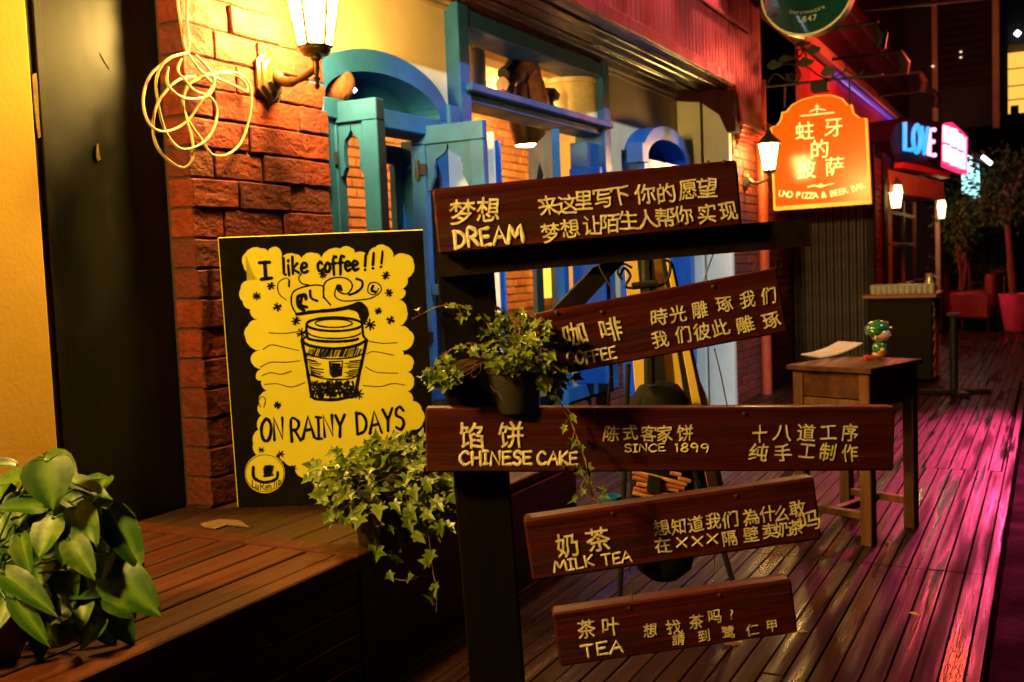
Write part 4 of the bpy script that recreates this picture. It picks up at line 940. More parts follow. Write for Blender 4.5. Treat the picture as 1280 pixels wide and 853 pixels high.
mb.add(P+Q, [(0, 1, 2, 3), (7, 6, 5, 4), (0, 4, 5, 1), (1, 5, 6, 2), (2, 6, 7, 3), (3, 7, 4, 0)]); mb.build('tan_side', m_tan, bag)
mb = MB(); P = [at(x, y, 3.6) for x, y in ((923, 800), (938, 806), (965, 900), (945, 900))]; Q = [p+FWD*.05 for p in P]
mb.add(P+Q, [(0, 1, 2, 3), (7, 6, 5, 4), (0, 4, 5, 1), (1, 5, 6, 2), (2, 6, 7, 3), (3, 7, 4, 0)]); mb.build('black_side', m_black, bag)

# ================================================================== TABLE
tab = thing('side_table', 'small worn wooden table with square legs on the deck right of the boards', 'table', (4.80, .735, 0), 0)
tm = frame_m((4.80, .725, 0), (.94, -.34)); TW, TD, TH = .47, .40, .835
mb = MB(); mb.bbox((-.02, -.02, TH-.026), (TW+.02, TD+.02, TH), .004, tm, 2, .0012); mb.build('tabletop', m_table, tab)
for xx in (0, TW-.055):
    for yy in (0, TD-.055):
        mb = MB(); mb.bbox((xx, yy, 0), (xx+.055, yy+.055, TH-.03), .004, tm); mb.build('leg', m_tableleg, tab)
mb = MB(); 
for (a, b) in (((.056, .006, TH-.15), (TW-.056, .03, TH-.03)), ((.056, TD-.03, TH-.15), (TW-.056, TD-.006, TH-.03)), ((.006, .056, TH-.15), (.03, TD-.056, TH-.03)), ((TW-.03, .056, TH-.15), (TW-.006, TD-.056, TH-.03))): mb.bbox(a, b, .003, tm)
mb.build('apron', m_table, tab)
mb = MB()
for (a, b) in (((.006, .056, TH-.195), (.045, TD-.056, TH-.155)), ((.056, .006, TH-.195), (TW-.056, .045, TH-.155)), ((.01, .056, .12), (.045, TD-.056, .155)), ((TW-.045, .056, .12), (TW-.01, TD-.056, .155)), ((.056, TD/2-.02, .12), (TW-.056, TD/2+.02, .155))):
    mb = MB(); mb.bbox(a, b, .003, tm); mb.build('stretcher', m_tableleg, tab)
mb = MB(); n = 8
for i in range(n):      # curling brown sheet
    pass
P = [on_z(1001, 444, TH+.004), on_z(1026, 448, TH+.004), on_z(1078, 432, TH+.045), on_z(1048, 430, TH+.045)]
rows = []
for i in range(9):
    t = i/8; a = P[0].lerp(P[3], t); b = P[1].lerp(P[2], t); z = TH+.004+.05*t*t; rows += [Vector((a.x, a.y, z)), Vector((b.x, b.y, z))]
k = len(rows)
mb.add(rows+[r+Vector((0, 0, .006)) for r in rows], [(2*i, 2*i+1, 2*i+3, 2*i+2) for i in range(8)]+[(k+2*i+2, k+2*i+3, k+2*i+1, k+2*i) for i in range(8)]+[(2*i, 2*i+2, k+2*i+2, k+2*i) for i in range(8)]+[(2*i+1, k+2*i+1, k+2*i+3, 2*i+3) for i in range(8)]+[(0, k, k+1, 1), (16, 17, k+17, k+16)])
tag(mb.build('card_menu', m_card, None, False, True), 'curled brown card lying on the small wooden table', 'card')
fp = on_z(1099, 448, TH+.001)
fg = thing('boy_figurine', 'glazed boy figurine in a green cap standing on the small table', 'figurine', fp)
s = .0057*.92*  (( fp-CAM).dot(FWD)/F)/.0043 * .9 / .0057 * .0043
S_ = (fp-CAM).dot(FWD)/F      # metres per pixel here
FR = Vector((RIGHT.x, RIGHT.y, 0)).normalized(); 
def fm(x, y, z): return fp+FR*(x*S_)+Sn*(y*S_)+Vector((0, 0, z*S_))
def ellip(mb, c, r, n=20, m=14, f=None):
    vs = []; fs = []
    for i in range(m+1):
        a = math.pi*i/m
        for j in range(n):
            b = 2*math.pi*j/n; d = Vector((math.sin(a)*math.cos(b), math.sin(a)*math.sin(b), math.cos(a)))
            p = (c[0]+r[0]*d.x, c[1]+r[1]*d.y, c[2]+r[2]*d.z)
            vs.append(fm(*(f(*p) if f else p)))
    fs = [(i*n+j, i*n+(j+1) % n, (i+1)*n+(j+1) % n, (i+1)*n+j) for i in range(m) for j in range(n)]
    mb.add(vs, fs)
mb = MB(); ellip(mb, (2, 0, 30), (12, 12, 10)); ellip(mb, (13.5, 0, 28.5), (2.2, 2, 1.8)); ellip(mb, (-7, 9, 27), (2.2, 2, 3)); ellip(mb, (2, -9.5, 27), (2, 2, 3)); ellip(mb, (1, 9, 11), (3, 3, 3)); mb.build('head', m_skin, fg, False, True)
mb = MB(); ellip(mb, (-2, 0, 39), (15, 13.5, 9), f=lambda x, y, z: (x, y, z-.18*(x+2)*(-1) if x < 0 else z)); ellip(mb, (-5, 0, 34), (12, 12.5, 8)); ellip(mb, (8, 0, 37.5), (10, 9, 2)); mb.build('cap', m_green, fg, False, True)
mb = MB(); ellip(mb, (1, 0, 12), (9.5, 8, 10.5)); mb.build('jacket', m_green, fg, False, True)
mb = MB(); ellip(mb, (0, 0, 5), (9, 8, 5)); ellip(mb, (2, 3, 8), (7, 6, 4)); mb.build('trousers', M('glazed_orange', (.42, .15, .05), rough=.2, coat=.6), fg, False, True)
mb = MB(); ellip(mb, (8.5, 8, 31), (1.6, 1.6, 2.2)); ellip(mb, (13, 3, 31.5), (1.4, 1.6, 2)); mb.build('eyes', m_black, fg, False, True)
mb = MB(); ellip(mb, (9, 3, 44), (2, 2, 2)); mb.build('badge', m_redp, fg, False, True)
mb = MB(); c = on_z(1085, 450, TH+.001); mm_ = frame_m(c, (RIGHT.x, RIGHT.y)); mb.bbox((-.02, -.012, 0), (.022, .014, .022), .004, mm_)
tag(mb.build('matchbox', m_redp), 'small red box beside the figurine on the table', 'box')

# ================================================================== PIZZA PLACE
mb = MB(); px_ = on_y(957, 300, 2.48).x; mb.tube([(px_, 2.50, 0), (px_, 2.50, 3.1)], .052, 14)
for zz_ in (.6, 2.0): mb.tube([(px_, 2.50, zz_), (px_, 2.50, zz_+.05)], .060, 14)
tag(mb.build('drain_pipe', m_pipe, None, False, True), 'orange-red drain pipe running down the brick pier', 'pipe')
pz_ = thing('corrugated_shutter', 'grey corrugated metal shutter beside the orange pizza sign', 'shutter', (11.5, 2.2, 0))
mb = MB(); y0, y1 = 2.52, 1.72; n = 40; vs = []
for i in range(n+1):
    t = i/n; yy = y0+(y1-y0)*t; d = .03*(1 if (i % 4) < 2 else 0)
    vs += [(11.52-d, yy, 0), (11.52-d, yy, 2.45)]
mb.add(vs, [(2*i, 2*i+2, 2*i+3, 2*i+1) for i in range(n)]); mb.build('sheet', m_metal, pz_)
mb = MB(); mb.bbox((11.46, 1.66, 0), (11.6, 1.74, 2.52), .005); mb.bbox((11.44, 1.66, 2.42), (11.6, 2.52, 2.53), .005); mb.build('frame', m_brown, pz_)
SX = 10.3
def sg(x, y): p = on_x(x, y, SX); return (p.y, p.z)
osn = thing('pizza_sign', 'glowing orange hanging sign with cream Chinese letters and curved top', 'sign', (SX, 2.0, 1.84))
def sz(x, y): return sg(960+x/5.686, 115+y/5.686)
ol = [(42, 845), (735, 795), (705, 190), (655, 185), (612, 150), (598, 90), (570, 92), (530, 45), (450, 20), (350, 25), (250, 50), (170, 90), (130, 140), (98, 145), (88, 200), (60, 240), (15, 255)]
mb = MB(); P = [sz(*p) for p in ol]; mb.prism(P, .06, lambda p: Vector((SX+p.y, p.x, p.z))); mb.build('panel', m_orange, osn)
mb = MB(); ce = Vector((sum(p[0] for p in P)/len(P), 0, sum(p[1] for p in P)/len(P)))
cen = lambda k: [(ce.x+(a-ce.x)*k, ce.z+(b-ce.z)*k) for a, b in P]
inn = cen(.955); outr = cen(1.0)
vs = [Vector((SX-.006, a, b)) for a, b in outr]+[Vector((SX-.006, a, b)) for a, b in inn]; n = len(P)
mb.add(vs+[v+Vector((.004, 0, 0)) for v in vs], [(i, (i+1) % n, n+(i+1) % n, n+i) for i in range(n)]+[(i, 2*n+i, 2*n+(i+1) % n, (i+1) % n) for i in range(n)]); mb.build('border', m_rim, osn)
mb = MB(); SNn = Vector((-1, 0, 0)); SU_, SW_ = Vector((0, -1, 0)), Vector((0, 0, 1)); k_ = (on_x(1000, 200, SX)-on_x(1001, 200, SX)).length/5.686
def sput(s, pts, size, fit=False):
    for ch, p, in zip(s, pts):
        a, b = sz(*p[:2]); put_glyph(mb, ch, Vector((SX-.002, a, b)), size*k_, SU_, SW_, SNn, 0, math.radians(p[2]) if len(p) > 2 else 0, .0, 1, fit, .004)
sput('蛀牙的披萨', ((262, 275), (465, 255), (368, 405), (272, 550), (475, 530)), 132)
mb.build('chinese_lettering', m_cream, osn)
mb = MB(); s_ = 'UNO PIZZA & BEER BAR'; n = len(s_)
for i, ch in enumerate(s_):
    if ch == ' ': continue
    t = i/(n-1); x = 95+t*575; yy = 722-t*54+38*math.sin(math.pi*t); vs_, fs_, gw, gh = glyph(ch, .012)
    a, b = sz(x, yy); put_glyph(mb, ch, Vector((SX-.002, a, b)), 60*k_, SU_, SW_, SNn, 0, math.radians(-14+38*t), .012, .95, False, .004)
def mark(pts, w):
    P3 = [Vector((SX-.005, *sz(*p))) for p in pts]; mb.paint(P3, SNn, w*k_, .002)
mark([(235, 172), (350, 160), (470, 148)], 9); mark([(300, 140), (350, 120), (410, 130)], 8); mark([(348, 90), (350, 150)], 6); mark([(335, 105), (365, 103)], 6)
mark([(285, 676), (330, 666), (360, 674), (378, 652), (395, 672), (425, 660), (470, 650)], 8); mark([(352, 670), (378, 676), (402, 666)], 11)
mb.build('english_lettering', m_cream, osn)
brk = thing('sign_bracket', 'black iron scroll bracket with leaves holding the orange sign', 'bracket', (SX, 2.5, 3.0))
B = lambda x, y, d=0: on_x(900+x/6.4, y/6.4, SX-d)
mb = MB(); mb.tube([B(345, 700), B(1300, 598)], .014, 8); mb.tube([B(520, 680), B(515, 860)], .008, 6); mb.tube([B(1035, 630), B(1040, 850)], .008, 6); mb.build('bar', m_iron, brk)
mb = MB()
for p in ([(370, 690), (440, 590), (530, 640), (620, 650), (640, 580), (580, 515), (490, 520)], [(545, 620), (560, 590), (590, 600), (575, 630), (540, 625), (535, 590)], [(560, 650), (540, 600)], [(620, 520), (700, 540), (780, 600), (860, 630), (960, 600), (1010, 540), (990, 490)], [(690, 440), (640, 395), (610, 430), (640, 455), (655, 420)], [(690, 440), (680, 480), (620, 490), (600, 470)], [(1000, 560), (1100, 610), (1150, 560)]):
    mb.tube(smooth_path([B(*q) for q in p], 5), .009, 6)
mb.build('scroll', m_iron, brk)
mb = MB()
for x, y, w, h, r in ((440, 520, 60, 34, .5), (540, 470, 60, 26, -.2), (690, 500, 62, 36, .1), (755, 400, 52, 38, .1), (870, 575, 60, 36, .1), (670, 350, 55, 20, 0)):
    pts = [(x+w*math.cos(a)*(1-.25*math.sin(2*a)), y+h*math.sin(a)*(1+.3*math.cos(3*a))) for a in [i*math.pi/8 for i in range(16)]]
    mb.prism([(B(*p).y, B(*p).z) for p in pts], .012, lambda p: Vector((SX-.02+p.y, p.x, p.z)))
mb.build('leaf_ornament', M('iron_leaf', (.02, .03, .014), rough=.5), brk)
mb = MB(); mb.bbox((SX-.05, 1.90, on_x(1030, 112, SX).z-.02), (SX+.08, 2.06, on_x(1030, 100, SX).z), .01); mb.build('lamp_box', m_black, brk)
# round beer sign
bs = thing('round_beer_sign', 'round dark green beer sign with pale rim, hanging at the top', 'sign', at(1010, 0, 7.6))
BX = at(1010, 0, 7.6).x; cc = on_x(1010, -12, BX); rr_ = (on_x(1068, -12, BX)-on_x(952, -12, BX)).length/2
my_ = Matrix.Rotation(math.radians(-90), 4, 'Y')
mb = MB(); mb.lathe([(rr_*.97, -.05), (rr_*.97, .05)], 48, cc, my_); mb.build('disc', m_wgreen, bs, False, True)
mb = MB(); mb.lathe([(rr_*.955, -.06), (rr_*1.0, -.06), (rr_*1.0, .06), (rr_*.955, .06), (rr_*.955, -.06)], 48, cc, my_); mb.build('rim', m_goldm, bs, False, True)
mb = MB(); mb.lathe([(rr_*.62, 0), (rr_*.62, .004)], 40, cc+Vector((-.052, .0, .10)), my_ @ Matrix.Scale(.8, 4, (1, 0, 0))); mb.build('emblem', M('dark_oval', (.004, .02, .008), rough=.15), bs)
mb = MB()
for i, ch in enumerate('COPENHAGEN'):
    t = (i-4.5)/4.5; p = cc+Vector((-.056, -t*rr_*.34, -rr_*.50+abs(t)**2*rr_*.05)); put_glyph(mb, ch, p, rr_*.085, SU_, SW_, SNn, 0, t*.2)
for i, ch in enumerate('1847'):
    put_glyph(mb, ch, cc+Vector((-.056, -(i-1.5)*rr_*.11, -rr_*.64)), rr_*.17, SU_, SW_, SNn)
mb.build('lettering', M('sign_gold', (.30, .24, .06), rough=.4), bs)
spt = thing('spotlight', 'small silver spotlight mounted in front of the round green sign', 'spotlight', at(965, 8, 7.3))
mb = MB(); a, b = at(962, -6, 7.3), at(967, 16, 7.2); mb.tube([a, a.lerp(b, .5), b], [.03, .045, .05], 16); mb.build('body', m_silver, spt, False, True)
mb = MB(); dv = (b-a).normalized(); mb.tube([b+dv*.001, b+dv*.006], [.04, .03], 16); mb.build('lens', m_silver, spt, False, True)
mb = MB(); mb.tube([a, a+Vector((0, 0, .3))], .012, 8); mb.build('arm', m_black, spt)

# upper storey over the pizza place, cornice, arms with spotlights
pzb = thing('pizza_house', 'dark red timber house with cornice beyond the café, spotlights on its front', 'building', (14, 3, 0))
YU = 2.45
def zl(x, y, Y=YU): return on_y(x, y, Y).z
zc1 = zl(1014, 49); zc2 = zl(1060, 10)
mb = MB(); x = 9.75
while x < 22:
    mb.bbox((x, YU+.05, zc1-.1), (x+.115, YU+.15, 9), .008); x += .12
mb.build('siding', m_darkred, pzb)
mb = MB()
for k, dz in enumerate((0, .07, .14, .2)): mb.bbox((9.75, YU-.10+k*.03, zc1-.16+dz*.9), (22, YU+.08, zc1-.16+dz*.9+.055), .012)
mb.build('cornice', m_corn, pzb)
mb = MB(); mb.bbox((9.75, YU-.06, zc2-.1), (22, YU+.048, zc2+.12), .01); mb.bbox((9.75, YU-.02, zc2-.45), (22, YU+.049, zc2-.11), .004); mb.build('band', M('dull_red_band', (.2, .05, .04), rough=.5), pzb)
mb = MB(); mb.bbox((11.6, YU-.0, 2.75), (22, YU+.04, zc1-.2), .004); mb.build('sign_board', m_redwall, pzb)
mb = MB(); mb.tube([(13.5, YU-.06, zc1-.235), (22, YU-.06, zc1-.235)], .03, 6); mb.build('violet_strip', M('violet_led', (.1, .1, .3), emit=(.12, .05, 1), estr=.5), pzb)
mb = MB()
for i, ch in enumerate('m n d'):
    if ch != ' ': put_glyph(mb, ch, Vector((16.5+i*1.6, YU-.003, 3.05)), 1.0, Vector((1, 0, 0)), Vector((0, 0, 1)), Vector((0, -1, 0)))
mb.build('sign_lettering', m_brown, pzb)
for xx in (12.6, 15.2):
    mb = MB(); mb.bbox((xx, YU-.08, zc2+.15), (xx+.12, YU+.04, 9), .01); mb.build('post', m_darkred, pzb)
mb = MB(); mb.box((11.62, 1.85, 0), (11.9, 2.6, 2.5)); mb.build('return_wall', m_brown, pzb)
for i, (x0, y0, x1, y1, X_) in enumerate(((1040, 37, 1098, 28, 10.6), (1052, 73, 1128, 65, 12.3), (1085, 97, 1152, 90, 13.6), (1110, 118, 1168, 112, 15.0))):
    t = thing('arm_spotlight', ['black spotlight on the nearest arm, beside the round green sign', 'black spotlight on the second arm above the orange sign', 'black spotlight on the third arm, above the blue LOVE letters', 'black spotlight on the farthest arm over the LOVE sign'][i], 'spotlight', on_x(x1, y1, X_), 0, 'black spotlights on long arms')
    mb = MB(); p0, p1 = on_x(x0-12, y0+1.5, X_), on_x(x1, y1, X_); mb.tube([p0, p1], .018, 8); mb.build('arm', m_iron, t)
    mb = MB(); q = p1; mb.tube([q+Vector((0, .02, -.02)), q+Vector((.02, -.03, -.12)), q+Vector((.04, .0, -.24))], [.04, .055, .06], 12); mb.build('lamp_head', m_black, t)

# ================================================================== BAR BEYOND
bar = thing('love_bar', 'dark bar front with lit window, counter opening and neon sign canopy', 'building', (14, 1.9, 0))
YB = 1.80
bx = lambda x, Y=YB: on_y(x, 300, Y).x
xa, xw0, xw1 = 11.62, bx(1103), bx(1192)
mb = MB(); bricks(mb, xa, xw0, YB, YB+.12, 0, 2.5, .085, .2, .25, jit=.003, bev=.004); mb.build('brick_wall', m_brick, bar)
mb = MB(); mb.box((xa+.02, YB+.02, 0), (xw0-.01, YB+.3, 2.48)); mb.build('core', m_brown, bar)
zt_, zb_ = on_y(1110, 225, YB).z, .92
mb = MB(); mb.bbox((xw0, YB-.03, zb_), (xw0+.25, YB+.12, zt_), .01); mb.bbox((xw1-.9, YB-.03, 0), (xw1, YB+.14, zt_), .01); mb.bbox((xw0, YB-.02, zt_), (xw1, YB+.3, zt_+.3), .01); mb.bbox((xw0, YB, 0), (xw1, YB+.12, zb_), .004)
mb.build('timber_frame', m_brown, bar)
mb = MB(); xg0, xg1 = bx(1116), bx(1147)
mb.bbox((xg0, YB+.02, zb_), (xg0+.12, YB+.06, zt_), .005); mb.bbox(((xg0+xg1)/2-.06, YB+.02, zb_), ((xg0+xg1)/2+.06, YB+.06, zt_), .005); mb.bbox((xg1-.12, YB+.02, zb_), (xg1, YB+.06, zt_), .005)
for zz_ in (on_y(1130, 268, YB).z, on_y(1130, 306, YB).z): mb.bbox((xg0, YB+.025, zz_-.025), (xg1, YB+.055, zz_+.025), .005)
mb.build('window', M('rosy_frame', (.36, .16, .11), rough=.5), bar)
mb = MB(); mb.box((xw0, YB+.9, 0), (xw1, YB+1.0, 3)); mb.build('room_back', M('rosy_room', (.30, .10, .06), (.2, .07, .05), (2, 2, 2)), bar)
lamp('bar_room_light', 'POINT', ((xw0+xw1)/2-.8, YB+.5, 2.3), 110, (1, .4, .18), size=.1)
mb = MB(); mb.bbox((bx(1166), YB-.12, .0), (bx(1178), YB-.04, 2.3), .01); mb.build('pale_post', M('grey_post', (.3, .26, .22), rough=.5), bar)
# canopy with LOVE
def love_pt(x, y, o=0): # canopy face, angled 18 degrees towards the street
    d = ray(x, y); n_ = Vector((math.sin(math.radians(18)), math.cos(math.radians(18)), 0)); o_ = at(1135, 180, 13.2)-n_*o
    return CAM+d*((o_-CAM).dot(n_)/d.dot(n_))
nL = Vector((math.sin(math.radians(18)), math.cos(math.radians(18)), 0))
cn = [(1120, 156), (1132, 147), (1150, 146), (1178, 154), (1176, 217), (1160, 212), (1118, 204), (1112, 175)]
mb = MB(); P = [love_pt(*p) for p in cn]; Q = [p+nL*.5 for p in P]; n = len(P)
mb.add(P+Q, [tuple(range(n)), tuple(range(2*n-1, n-1, -1))]+[(i, n+i, n+(i+1) % n, (i+1) % n) for i in range(n)])
mb.build('sign_canopy', m_brown, bar)
mb = MB(); P = [love_pt(*p, .01) for p in ((1118, 204), (1148, 210), (1176, 218), (1176, 224), (1148, 217), (1117, 211))]; Q = [p-nL*.12 for p in P]; n = 6
mb.add(P+Q, [tuple(range(n)), tuple(range(2*n-1, n-1, -1))]+[(i, n+i, n+(i+1) % n, (i+1) % n) for i in range(n)]); mb.build('canopy_edge', m_redwall, bar)
mb = MB(); P = [love_pt(1110, 212, .1), love_pt(1180, 228, .1), love_pt(1180, 250, .1), love_pt(1112, 240, .1)]; Q = [p+nL*.45 for p in P]
mb.add(P+Q, [(0, 1, 2, 3), (7, 6, 5, 4), (0, 4, 5, 1), (1, 5, 6, 2), (2, 6, 7, 3), (3, 7, 4, 0)]); mb.build('canopy_base', m_corn, bar)
lv_ = thing('love_neon', 'bright blue neon letters reading LOVE on the dark canopy', 'neon sign', love_pt(1150, 185, .05))
for ch, x0, x1, y0, y1 in (('L', 1130, 1140, 153, 188), ('O', 1141.5, 1150.5, 156, 189.5), ('V', 1151.5, 1160, 158, 191), ('E', 1161, 1168.5, 161, 194)):
    mb = MB(); w_, ss = ST[ch]
    for s_i in ss:
        P3 = [love_pt(x0+(x1-x0)*u/w_, y1+(y0-y1)*v+(u/w_)*1.5, .06) for u, v in s_i]
        if ch == 'O': P3 = smooth_path(P3, 3)
        mb.tube(P3, .030, 8)
    mb.build('letter', m_pink if ch == 'E' else m_cyan, lv_, False, True)
def panel_px(name, mat, pts, D, th, label, cat, slope=0.):
    mb = MB(); P = [at(x, y, D+slope*(x-pts[0][0])) for x, y in pts]; Q = [p+FWD*th for p in P]; n = len(P)
    mb.add(P+Q, [tuple(range(n)), tuple(range(2*n-1, n-1, -1))]+[(i, n+i, n+(i+1) % n, (i+1) % n) for i in range(n)])
    o = mb.build(name, mat); tag(o, label, cat); return o
nb = thing('pink_neon_board', 'glaring pink and white neon sign board beside the LOVE letters', 'neon sign', at(1195, 185, 15))
def npart(name, mat, pts, D=15, th=.15, slope=.05):
    mb = MB(); P = [at(x, y, D+slope*(x-1180)) for x, y in pts]; Q = [p+FWD*th for p in P]; n = len(P)
    mb.add(P+Q, [tuple(range(n)), tuple(range(2*n-1, n-1, -1))]+[(i, n+i, n+(i+1) % n, (i+1) % n) for i in range(n)]); return mb.build(name, mat, nb)
npart('backing', m_hot, [(1175, 160), (1181, 154), (1190, 153), (1204, 165), (1210, 172), (1209, 217), (1197, 213), (1178, 205)])
m_wn = M('white_neon', (.9, .7, .7), emit=(1, .50, .52), estr=2.6)
for (x0, x1, y0, y1) in ((1180, 1187, 158, 178), (1180, 1187, 182, 202), (1189, 1196, 161, 183), (1189, 1196, 187, 207), (1198, 1203, 168, 187), (1198, 1203, 191, 210)):
    mb = MB(); xm = (x0+x1)/2; ym = (y0+y1)/2; q = lambda x, y: at(x, y, 14.85+.05*(x-1180))
    for st_ in ([(x0, y0), (x1, y0+2)], [(x0, ym), (x1, ym+2)], [(x0, y1-2), (x1, y1)], [(xm, y0), (xm, y1)], [(x0, y0), (x0, y1-2)], [(x1, y0+2), (x1, y1)]): mb.tube([q(*p) for p in st_], .017, 6)
    mb.build('neon_character', m_wn, nb)
mb = MB(); mb.tube([at(1206, y, 16) for y in (172, 192, 212)], .025, 6); mb.build('neon_edge', m_pink, nb)
cb = panel_px('cyan_lightbox', m_teal, [(1208, 193), (1224, 201), (1225, 246), (1209, 240)], 17, .2, 'pale cyan lightbox sign hanging beyond the pink neon', 'sign')
wl = thing('white_flood', 'small white floodlight on an arm beyond the cyan lightbox', 'floodlight', at(1232, 197, 16))
mb = MB(); mb.tube([at(1228, 196, 16), at(1239, 205, 16)], .03, 8); mb.build('tube', M('white_tube', (.9, .9, .9), emit=(.85, .95, 1), estr=7), wl)
mb = MB(); mb.tube([at(1216, 199, 16.1), at(1242, 206, 16.1)], .05, 8); mb.build('housing', m_black, wl)
# bar lanterns
def small_lantern(x, y, D, wpx, hpx, label):
    t = thing('hanging_lantern', label, 'lantern', at(x, y, D), 0, 'glowing lanterns on the bar front')
    s_ = D/F; b = MB(); b.lathe([(wpx*.32*s_, -hpx/2*s_), (wpx*.5*s_, hpx*.2*s_), (wpx*.4*s_, hpx/2*s_)], 6); b.build('glass', M('bar_lamp_glass', (.9, .8, .5), emit=(1, .66, .22), estr=9), t, True)
    b = MB(); b.lathe([(wpx*.52*s_, hpx*.5*s_), (wpx*.3*s_, hpx*.7*s_), (0, hpx*.95*s_)], 6); b.lathe([(0, -hpx*.62*s_), (wpx*.34*s_, -hpx*.5*s_)], 6)
    b.tube([(0, 0, hpx*.9*s_), (0, .35, hpx*.9*s_)], .012, 6); b.build('cap', m_iron, t, True)
small_lantern(1120, 246, 12.8, 17, 28, 'glowing six-sided lantern left of the bar window')
small_lantern(1177, 262, 15.2, 11, 22, 'smaller glowing lantern right of the bar window')
# counter cabinet with glasses
cab = thing('bar_counter', 'dark wooden bar counter with lattice wine rack end', 'counter', (11.6, 1.4, 0))
mb = MB(); mb.bbox((11.30, 1.075, .02), (12.0, 1.72, .88), .006); mb.build('body', M('counter_wood', (.010, .0035, .0025), rough=.6, spec=.12), cab)
mb = MB(); mb.bbox((11.24, 1.02, .882), (12.06, 1.76, .925), .006); mb.build('top', M('counter_top', (.22, .06, .04), rough=.3), cab)
mb = MB()
for k in range(-6, 12):
    for s_ in (1, -1):
        x0, x1, z0_ = 11.32, 11.98, .04+k*.13; pts_ = []
        a = Vector((x0, 1.062, z0_)); b_ = Vector((x1, 1.062, z0_+.66))
        if s_ < 0: a.z, b_.z = z0_+.66, z0_
        # clip to the rack
        d = b_-a; t0 = 0; t1 = 1
        for lim, sg_ in ((.05, 1), (.85, -1)):
            if abs(d.z) > 1e-6:
                t = (lim-a.z)/d.z
                if (d.z > 0) == (sg_ > 0): t0 = max(t0, t)
                else: t1 = min(t1, t)
        if t1-t0 > .05: mb.tube([a+d*t0+Vector((0, -.004*s_, 0)), a+d*t1+Vector((0, -.004*s_, 0))], .012, 4)
mb.build('wine_rack', M('rack_wood', (.25, .12, .07), rough=.5), cab)
gl0 = None
for k in range(22):
    r_, c_ = k % 2, k//2
    if gl0 is None:
        b = MB(); b.lathe([(.028, 0), (.036, .10), (.034, .10), (.026, .006), (0, .006)], 10); gl0 = b.build('drinking_glass', m_glass, None, True, True)
        tag(gl0, 'clear drinking glass in the rows on the bar counter', 'glass', 'glasses lined up on the bar counter'); g = gl0
    else: g = gl0.copy(); COL.objects.link(g)
    g.location = (11.36+r_*.12, 1.08+c_*.058, .926)
vs_ = thing('glass_jug', 'taller glass jug among the glasses on the bar counter', 'jug', (11.75, 1.14, .926))
b = MB(); b.lathe([(.05, 0), (.06, .08), (.035, .16), (.04, .2), (.034, .2), (.03, .16), (.05, .08), (.0, .01)], 14); b.build('body', m_glass, vs_, True, True)
b = MB(); b.tube(smooth_path([(0, -.05, .06), (0, -.1, .12), (0, -.04, .18)], 5), .008, 6); b.build('handle', m_glass, vs_, True)

# pedestal on the deck, armchairs, planter, shrubs
ped = thing('black_pedestal', 'black pedestal table base with flat cross feet on the pink-lit deck', 'pedestal', (10.35, .80, 0))
mb = MB(); P = [on_z(1148, 484, .03), on_z(1165, 502, .03), on_z(1232, 497, .03), on_z(1228, 489, .03), on_z(1190, 488, .03)]
m4 = frame_m((10.4, .80, 0), (.35, -1)); mb.bbox((-.32, -.06, 0), (.32, .06, .045), .008, m4); mb.bbox((-.06, -.32, 0), (.06, .32, .043), .008, m4); mb.build('base', m_black, ped)
mb = MB(); mb.tube([(10.4, .80, .04), (10.4, .80, .74)], .038, 12); mb.build('column', m_black, ped, False, True)
mb = MB(); mb.bbox((10.4-.06, .74, .74), (10.46, .86, .77), .005); mb.build('top_plate', m_black, ped)
def armchair(loc, rz, label):
    t = thing('red_armchair', label, 'armchair', loc, rz, 'red armchairs further down the deck')
    for nm, a, b in (('seat', (-.32, -.30, .25), (.32, .30, .48)), ('backrest', (-.34, .24, .40), (.34, .40, .95)), ('armrest', (-.42, -.30, .2), (-.33, .34, .66)), ('armrest', (.33, -.30, .2), (.42, .34, .66))):
        mb = MB(); mb.bbox(a, b, .04, None, 1); mb.build(nm, m_redcloth, t, True, True)
    for xx in (-.36, .36):
        for yy in (-.26, .30):
            mb = MB(); mb.tube([(xx, yy, 0), (xx, yy, .22)], .025, 6); mb.build('leg', m_brown, t, True)
q1 = on_z(1218, 412, 0); armchair((q1.x, q1.y, 0), math.radians(170), 'nearer red armchair turned away by the planter')
armchair((q1.x+1.3, q1.y+.35, 0), math.radians(20), 'red armchair further back facing the street')
mb = MB(); mb.bbox((q1.x+1.6, q1.y-.42, .0), (q1.x+1.64, q1.y-.1, 1.05), .01)
tag(mb.build('pale_panel', m_white), 'narrow pale board standing behind the red armchairs', 'board')
pk = on_z(1269, 414, 0); pln = thing('potted_tree', 'slim red-lit tree in a pink tapered planter at the right edge', 'tree', (pk.x, pk.y, 0))
mb = MB(); mb.lathe([(.15, 0), (.16, .01), (.25, .58), (.26, .62), (.23, .62), (.22, .55), (0, .54)], 20); mb.build('planter', m_pinkpot, pln, True, True)
mb = MB(); mb.tube(smooth_path([(-.02, .03, .5), (-.06, .06, 1.1), (-.12, .10, 1.8), (-.1, .12, 2.4)], 5), [.06]*6+[.05]*5+[.04]*5, 8)
mb.tube(smooth_path([(-.08, .08, 1.5), (.05, .2, 2.0), (.1, .3, 2.5)], 4), .025, 6); mb.tube(smooth_path([(-.1, .1, 1.7), (-.3, .0, 2.2), (-.35, -.1, 2.6)], 4), .025, 6); mb.build('trunk', m_bark, pln, True)
